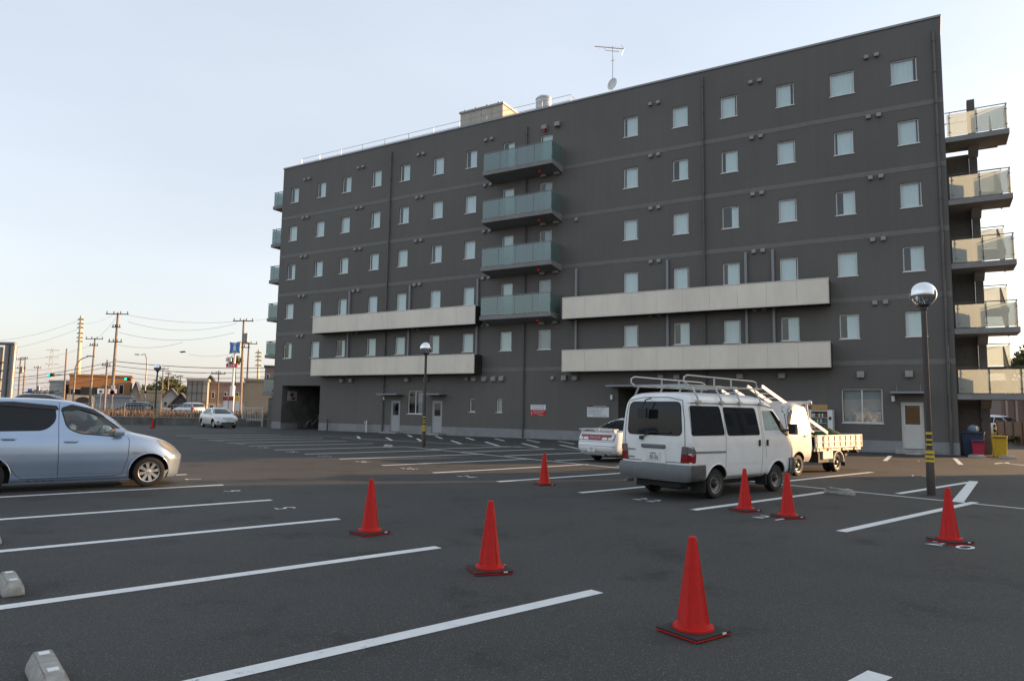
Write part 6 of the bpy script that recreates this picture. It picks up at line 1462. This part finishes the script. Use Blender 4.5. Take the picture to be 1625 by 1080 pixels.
# ------------------------------------------------------------------ far cars
ck = [(.2, -2.0, 1.95, .75, .3, .45), (.3, -2.1, 2.1, .82, .25, .5), (.5, -2.12, 2.14, .85, .22, .5), (.68, -2.12, 2.05, .855, .22, .5), (.85, -2.1, 1.75, .84, .22, .45), (.95, -2.08, 1.2, .81, .22, .35), (1.05, -2.05, .85, .78, .22, .28), (1.25, -1.98, .5, .71, .22, .28), (1.42, -1.85, .1, .62, .25, .3), (1.50, -1.6, -.3, .45, .3, .3), (1.52, -1.2, -.6, .2, .1, .1)]
sw_ = [[(.70, 1.0), (.42, 1.25), (.12, 1.36), (-.28, 1.36), (-.28, .99)], [(-.36, .99), (-.36, 1.36), (-1.05, 1.36), (-1.10, .99)], [(-1.18, 1.0), (-1.14, 1.35), (-1.65, 1.30), (-1.80, 1.03)]]
fw = [(-.66, 1.05), (.66, 1.05), (.54, 1.38), (-.54, 1.38)]; rw_ = [(-.62, 1.03), (.62, 1.03), (.54, 1.36), (-.54, 1.36)]
p = at(299, 650, 74); bgcar, bb = car('silver_wagon', 'silver wagon seen from behind driving past beyond the wall', (p.x, 74, .42), R(143), ck, 'silver_paint', 2.5, .3, sw_, fw, rw_, x0=1.25, wr=.68)
for sd in (1, -1): patch(rpoly([(sd*.58, .72), (sd*.6, 1.0), (sd*.78, 1.0), (sd*.8, .72)], .03), efn(bb, 'r', .01)).build('tail_light', A['lamp_red'], bgcar)
p = at(210, 645, 84); car('dark_wagon', 'dark car partly hidden behind the fence by the shed', (p.x, 84, .42), R(175), ck, 'dark_paint', 2.5, .3, sw_, fw, rw_, x0=1.25, wr=.68)
p = at(88, 640, 40); dw, bb = car('estate_car', 'dark grey estate car roof showing above the blue minivan', (p.x, 40, 0), R(12), [(k_[0]*1.40, *k_[1:]) for k_ in ck], 'dark_paint', 2.5, .3, [[(x, z*1.40) for x, z in P] for P in sw_], [(y, z*1.40) for y, z in fw], [(y, z*1.40) for y, z in rw_], x0=1.25, wr=.68)
m = MB(); 
for s_ in (1, -1): m.tube([(-1.5, s_*.5, 2.17), (.1, s_*.5, 2.17)], .025, 6)
for q in range(5): m.tube([(-1.4+q*.3, -.5, 2.18), (-1.25+q*.3, .5, 2.34)], .03, 6)
m.build('roof_bars', A['plastic'], dw)
p = at(262, 648, 128); car('kei_car', 'small bright car parked before the pale houses', (p.x, 128, .42), R(200), ck, 'white_paint', 2.5, .3, sw_, fw, rw_, x0=1.25, wr=.68)
# right: beyond the passage
p = at(1590, 675, 58); rc, bb = car('parked_estate', 'white car seen through the passage beyond the bins', (p.x+.2, 58, 0), R(-70), [(k_[0]*1.25, *k_[1:]) for k_ in ck], 'white_paint', 2.5, .3, [[(x, z*1.25) for x, z in P] for P in sw_], [(y, z*1.25) for y, z in fw], [(y, z*1.25) for y, z in rw_], x0=1.25, wr=.68)
wf = thing('wooden_fence', 'brown board fence running back beside the passage', 'fence', (0, 0, 0)); a = at(1584, 690, 50); c = at(1660, 690, 38); a.z = c.z = 0; zt = at(1590, 668, 50).z
m = MB(); n = 40; d = (c-a)/n
for q in range(n): m.bar(a+d*(q+.03)+Vector((0, 0, zt/2)), a+d*(q+.97)+Vector((0, 0, zt/2)), .03, zt)
m.build('boards', A['wood'], wf)
for q in range(6): m = MB(); p = a+d*(q*n/5.01); p.y += .08; m.bar(p, p+Vector((0, 0, zt+.1)), .09, .09); m.build('post', A['wood'], wf)
a = at(1588, 640, 62); nbld = thing('neighbour_house', 'brown ribbed wall of the neighbouring house behind the wooden fence', 'building', (a.x, 62, 0), R(-14)); zt = at(1600, 560, 62).z
m = MB(); m.box(0, 16, 0, 9, 0, zt*.62); m.build('wall', A['pink_wall'], nbld); m = MB(); m.box(-.4, 16.4, -.4, 9.4, zt*.62+.003, zt*.62+.35); m.build('roof', A['dark_roof'], nbld)
for q in range(7): m = MB(); m.tube([(.4+q*.75, -.12, 0), (.4+q*.75, -.12, zt*.62)], .09, 8); m.build('wall_pipe', A['cream_wall'], nbld)
sp_ = thing('striped_post', 'short post with yellow and black bands at the passage end', 'post', (at(1579, 690, 40).x, 40, 0)); m = MB(); m.lathe([(.07, 0), (.07, 1.25), (.0001, 1.27)], 12); o = m.build('post', A['plastic'], sp_)
for q in range(4): m = MB(); m.lathe([(.073, .15+q*.28), (.073, .29+q*.28)], 12); m.build('warning_stripe', A['yellow'], o)

# the block next door on the right, whose end casts the long shade over the lot
nb_ = thing('next_door_block', 'plain pale block beyond the right side of the car park', 'building', (40.0, 28.15, 0), R(-33))
m = MB(); m.box(0, 40, -14, 0, 0, 15); m.build('wall', A['beige_wall'], nb_); m = MB(); m.box(-.3, 40.3, -14.3, .3, 15.003, 15.4); m.build('roof', A['coping'], nb_)
m = MB(); m.box(-.45, -.003, -.06, 0, 0, 0.02)
for k in range(4):
    for q in range(5): 
        f = MB(); f.box(-.06, -.003, -2.6-q*2.5, -1.2-q*2.5, 1.2+k*3.5, 2.9+k*3.5); o = f.build('window', A['alu'], nb_); p = MB(); p.box(-.08, -.063, -2.52-q*2.5, -1.28-q*2.5, 1.28+k*3.5, 2.82+k*3.5); p.build('pane', A['car_glass'], o)
nb2 = thing('rear_terrace', 'long low terrace of houses behind the car park', 'building', (-30, -48, 0), 0)
m = MB(); m.box(-30, 70, -10, 0, 0, 6); m.build('wall', A['cream_wall'], nb2); m = MB(); m.prism([(-30.5, .6, 5.8), (-30.5, -5, 8.4), (-30.5, -10.6, 5.8)], [(70.5, .6, 5.8), (70.5, -5, 8.4), (70.5, -10.6, 5.8)]); m.build('roof', A['dark_roof'], nb2)

# ------------------------------------------------------------------ overhead lines
def wire(label, a, b2, sag, r=.018, group='overhead lines'):
    a = Vector(a); b2 = Vector(b2); n = 20; P = []
    for i in range(n+1): s_ = i/n; p = a.lerp(b2, s_); p.z -= sag*4*s_*(1-s_); P.append(p)
    m = MB(); m.tube(P, r, 5); tag(m.build('power_line', A['wire']), label, 'cable', group)
def W_(x, y, Y): return at(x, y, Y)
WL = 'thin overhead cables strung between the utility poles on the left skyline'
for (x0, y0, Y0, x1, y1, Y1, sg, r) in (
    (203, 499.5, 80, 387, 509, 82, .5, .014), (387, 508, 82, 450, 495, 95, .4, .014), (203, 510.5, 80, 376, 513, 82, .9, .014), (188, 527, 80, 372, 527.5, 82, .9, .016), (184, 546, 80, 290, 543, 81, .5, .014), (300, 562, 82, 384, 557, 82, .4, .012),
    (183, 573, 80, 440, 583, 84, .35, .040), (182, 580, 80, 440, 588, 84, .5, .032), (182, 588, 80, 440, 596, 84, .6, .022), (181, 597, 80, 440, 604, 84, .4, .022),
    (183, 573, 80, -40, 604, 98, .4, .035), (182, 580, 80, -40, 607, 98, .4, .028), (181, 590, 80, -40, 612, 98, .5, .02), (180, 598, 80, -40, 619, 98, .5, .018),
    (187, 500, 80, 150, 540, 96, .3, .012), (128, 507, 260, -60, 540, 300, 3, .04), (128, 520, 260, -60, 556, 300, 3, .04), (128, 514, 260, 187, 494, 300, 1.5, .03),
    (33, 585, 125, 106, 580, 100, .4, .02), (33, 596, 125, 106, 590, 100, .4, .02), (33, 606, 125, 106, 600, 100, .4, .018), (41, 570, 126, 151, 545, 96, .5, .015),
    (259, 586, 130, 347, 590, 96, .4, .02), (259, 592, 130, 387, 598, 82, .4, .018), (229, 598, 105, 259, 597, 130, .3, .018), (268, 600, 140, 345, 606, 96, .3, .018)):
    wire(WL, W_(x0, y0, Y0), W_(x1, y1, Y1), sg, r)
WR = 'thin overhead cables crossing the bright sky right of the stair tower'
for (x0, y0, x1, y1) in ((1530, 556, 1680, 538), (1530, 575, 1680, 561), (1530, 588, 1680, 581), (1530, 596, 1680, 597), (1540, 470, 1680, 440), (1540, 420, 1680, 372)):
    wire(WR, W_(x0, y0, 70), W_(x1, y1, 70), .15, .014)
p = at(290, 558, 82); t = thing('cable_junction', 'small dark cable joint hanging from the lines above the far cars', 'cable joint', tuple(p)); m = MB(); m.tube([(-.36, 0, .02), (-.18, 0, -.03), (.2, 0, .03), (.36, 0, -.02)], [.03, .09, .09, .03], 8); m.build('sleeve', A['plastic'], t, smooth=40)
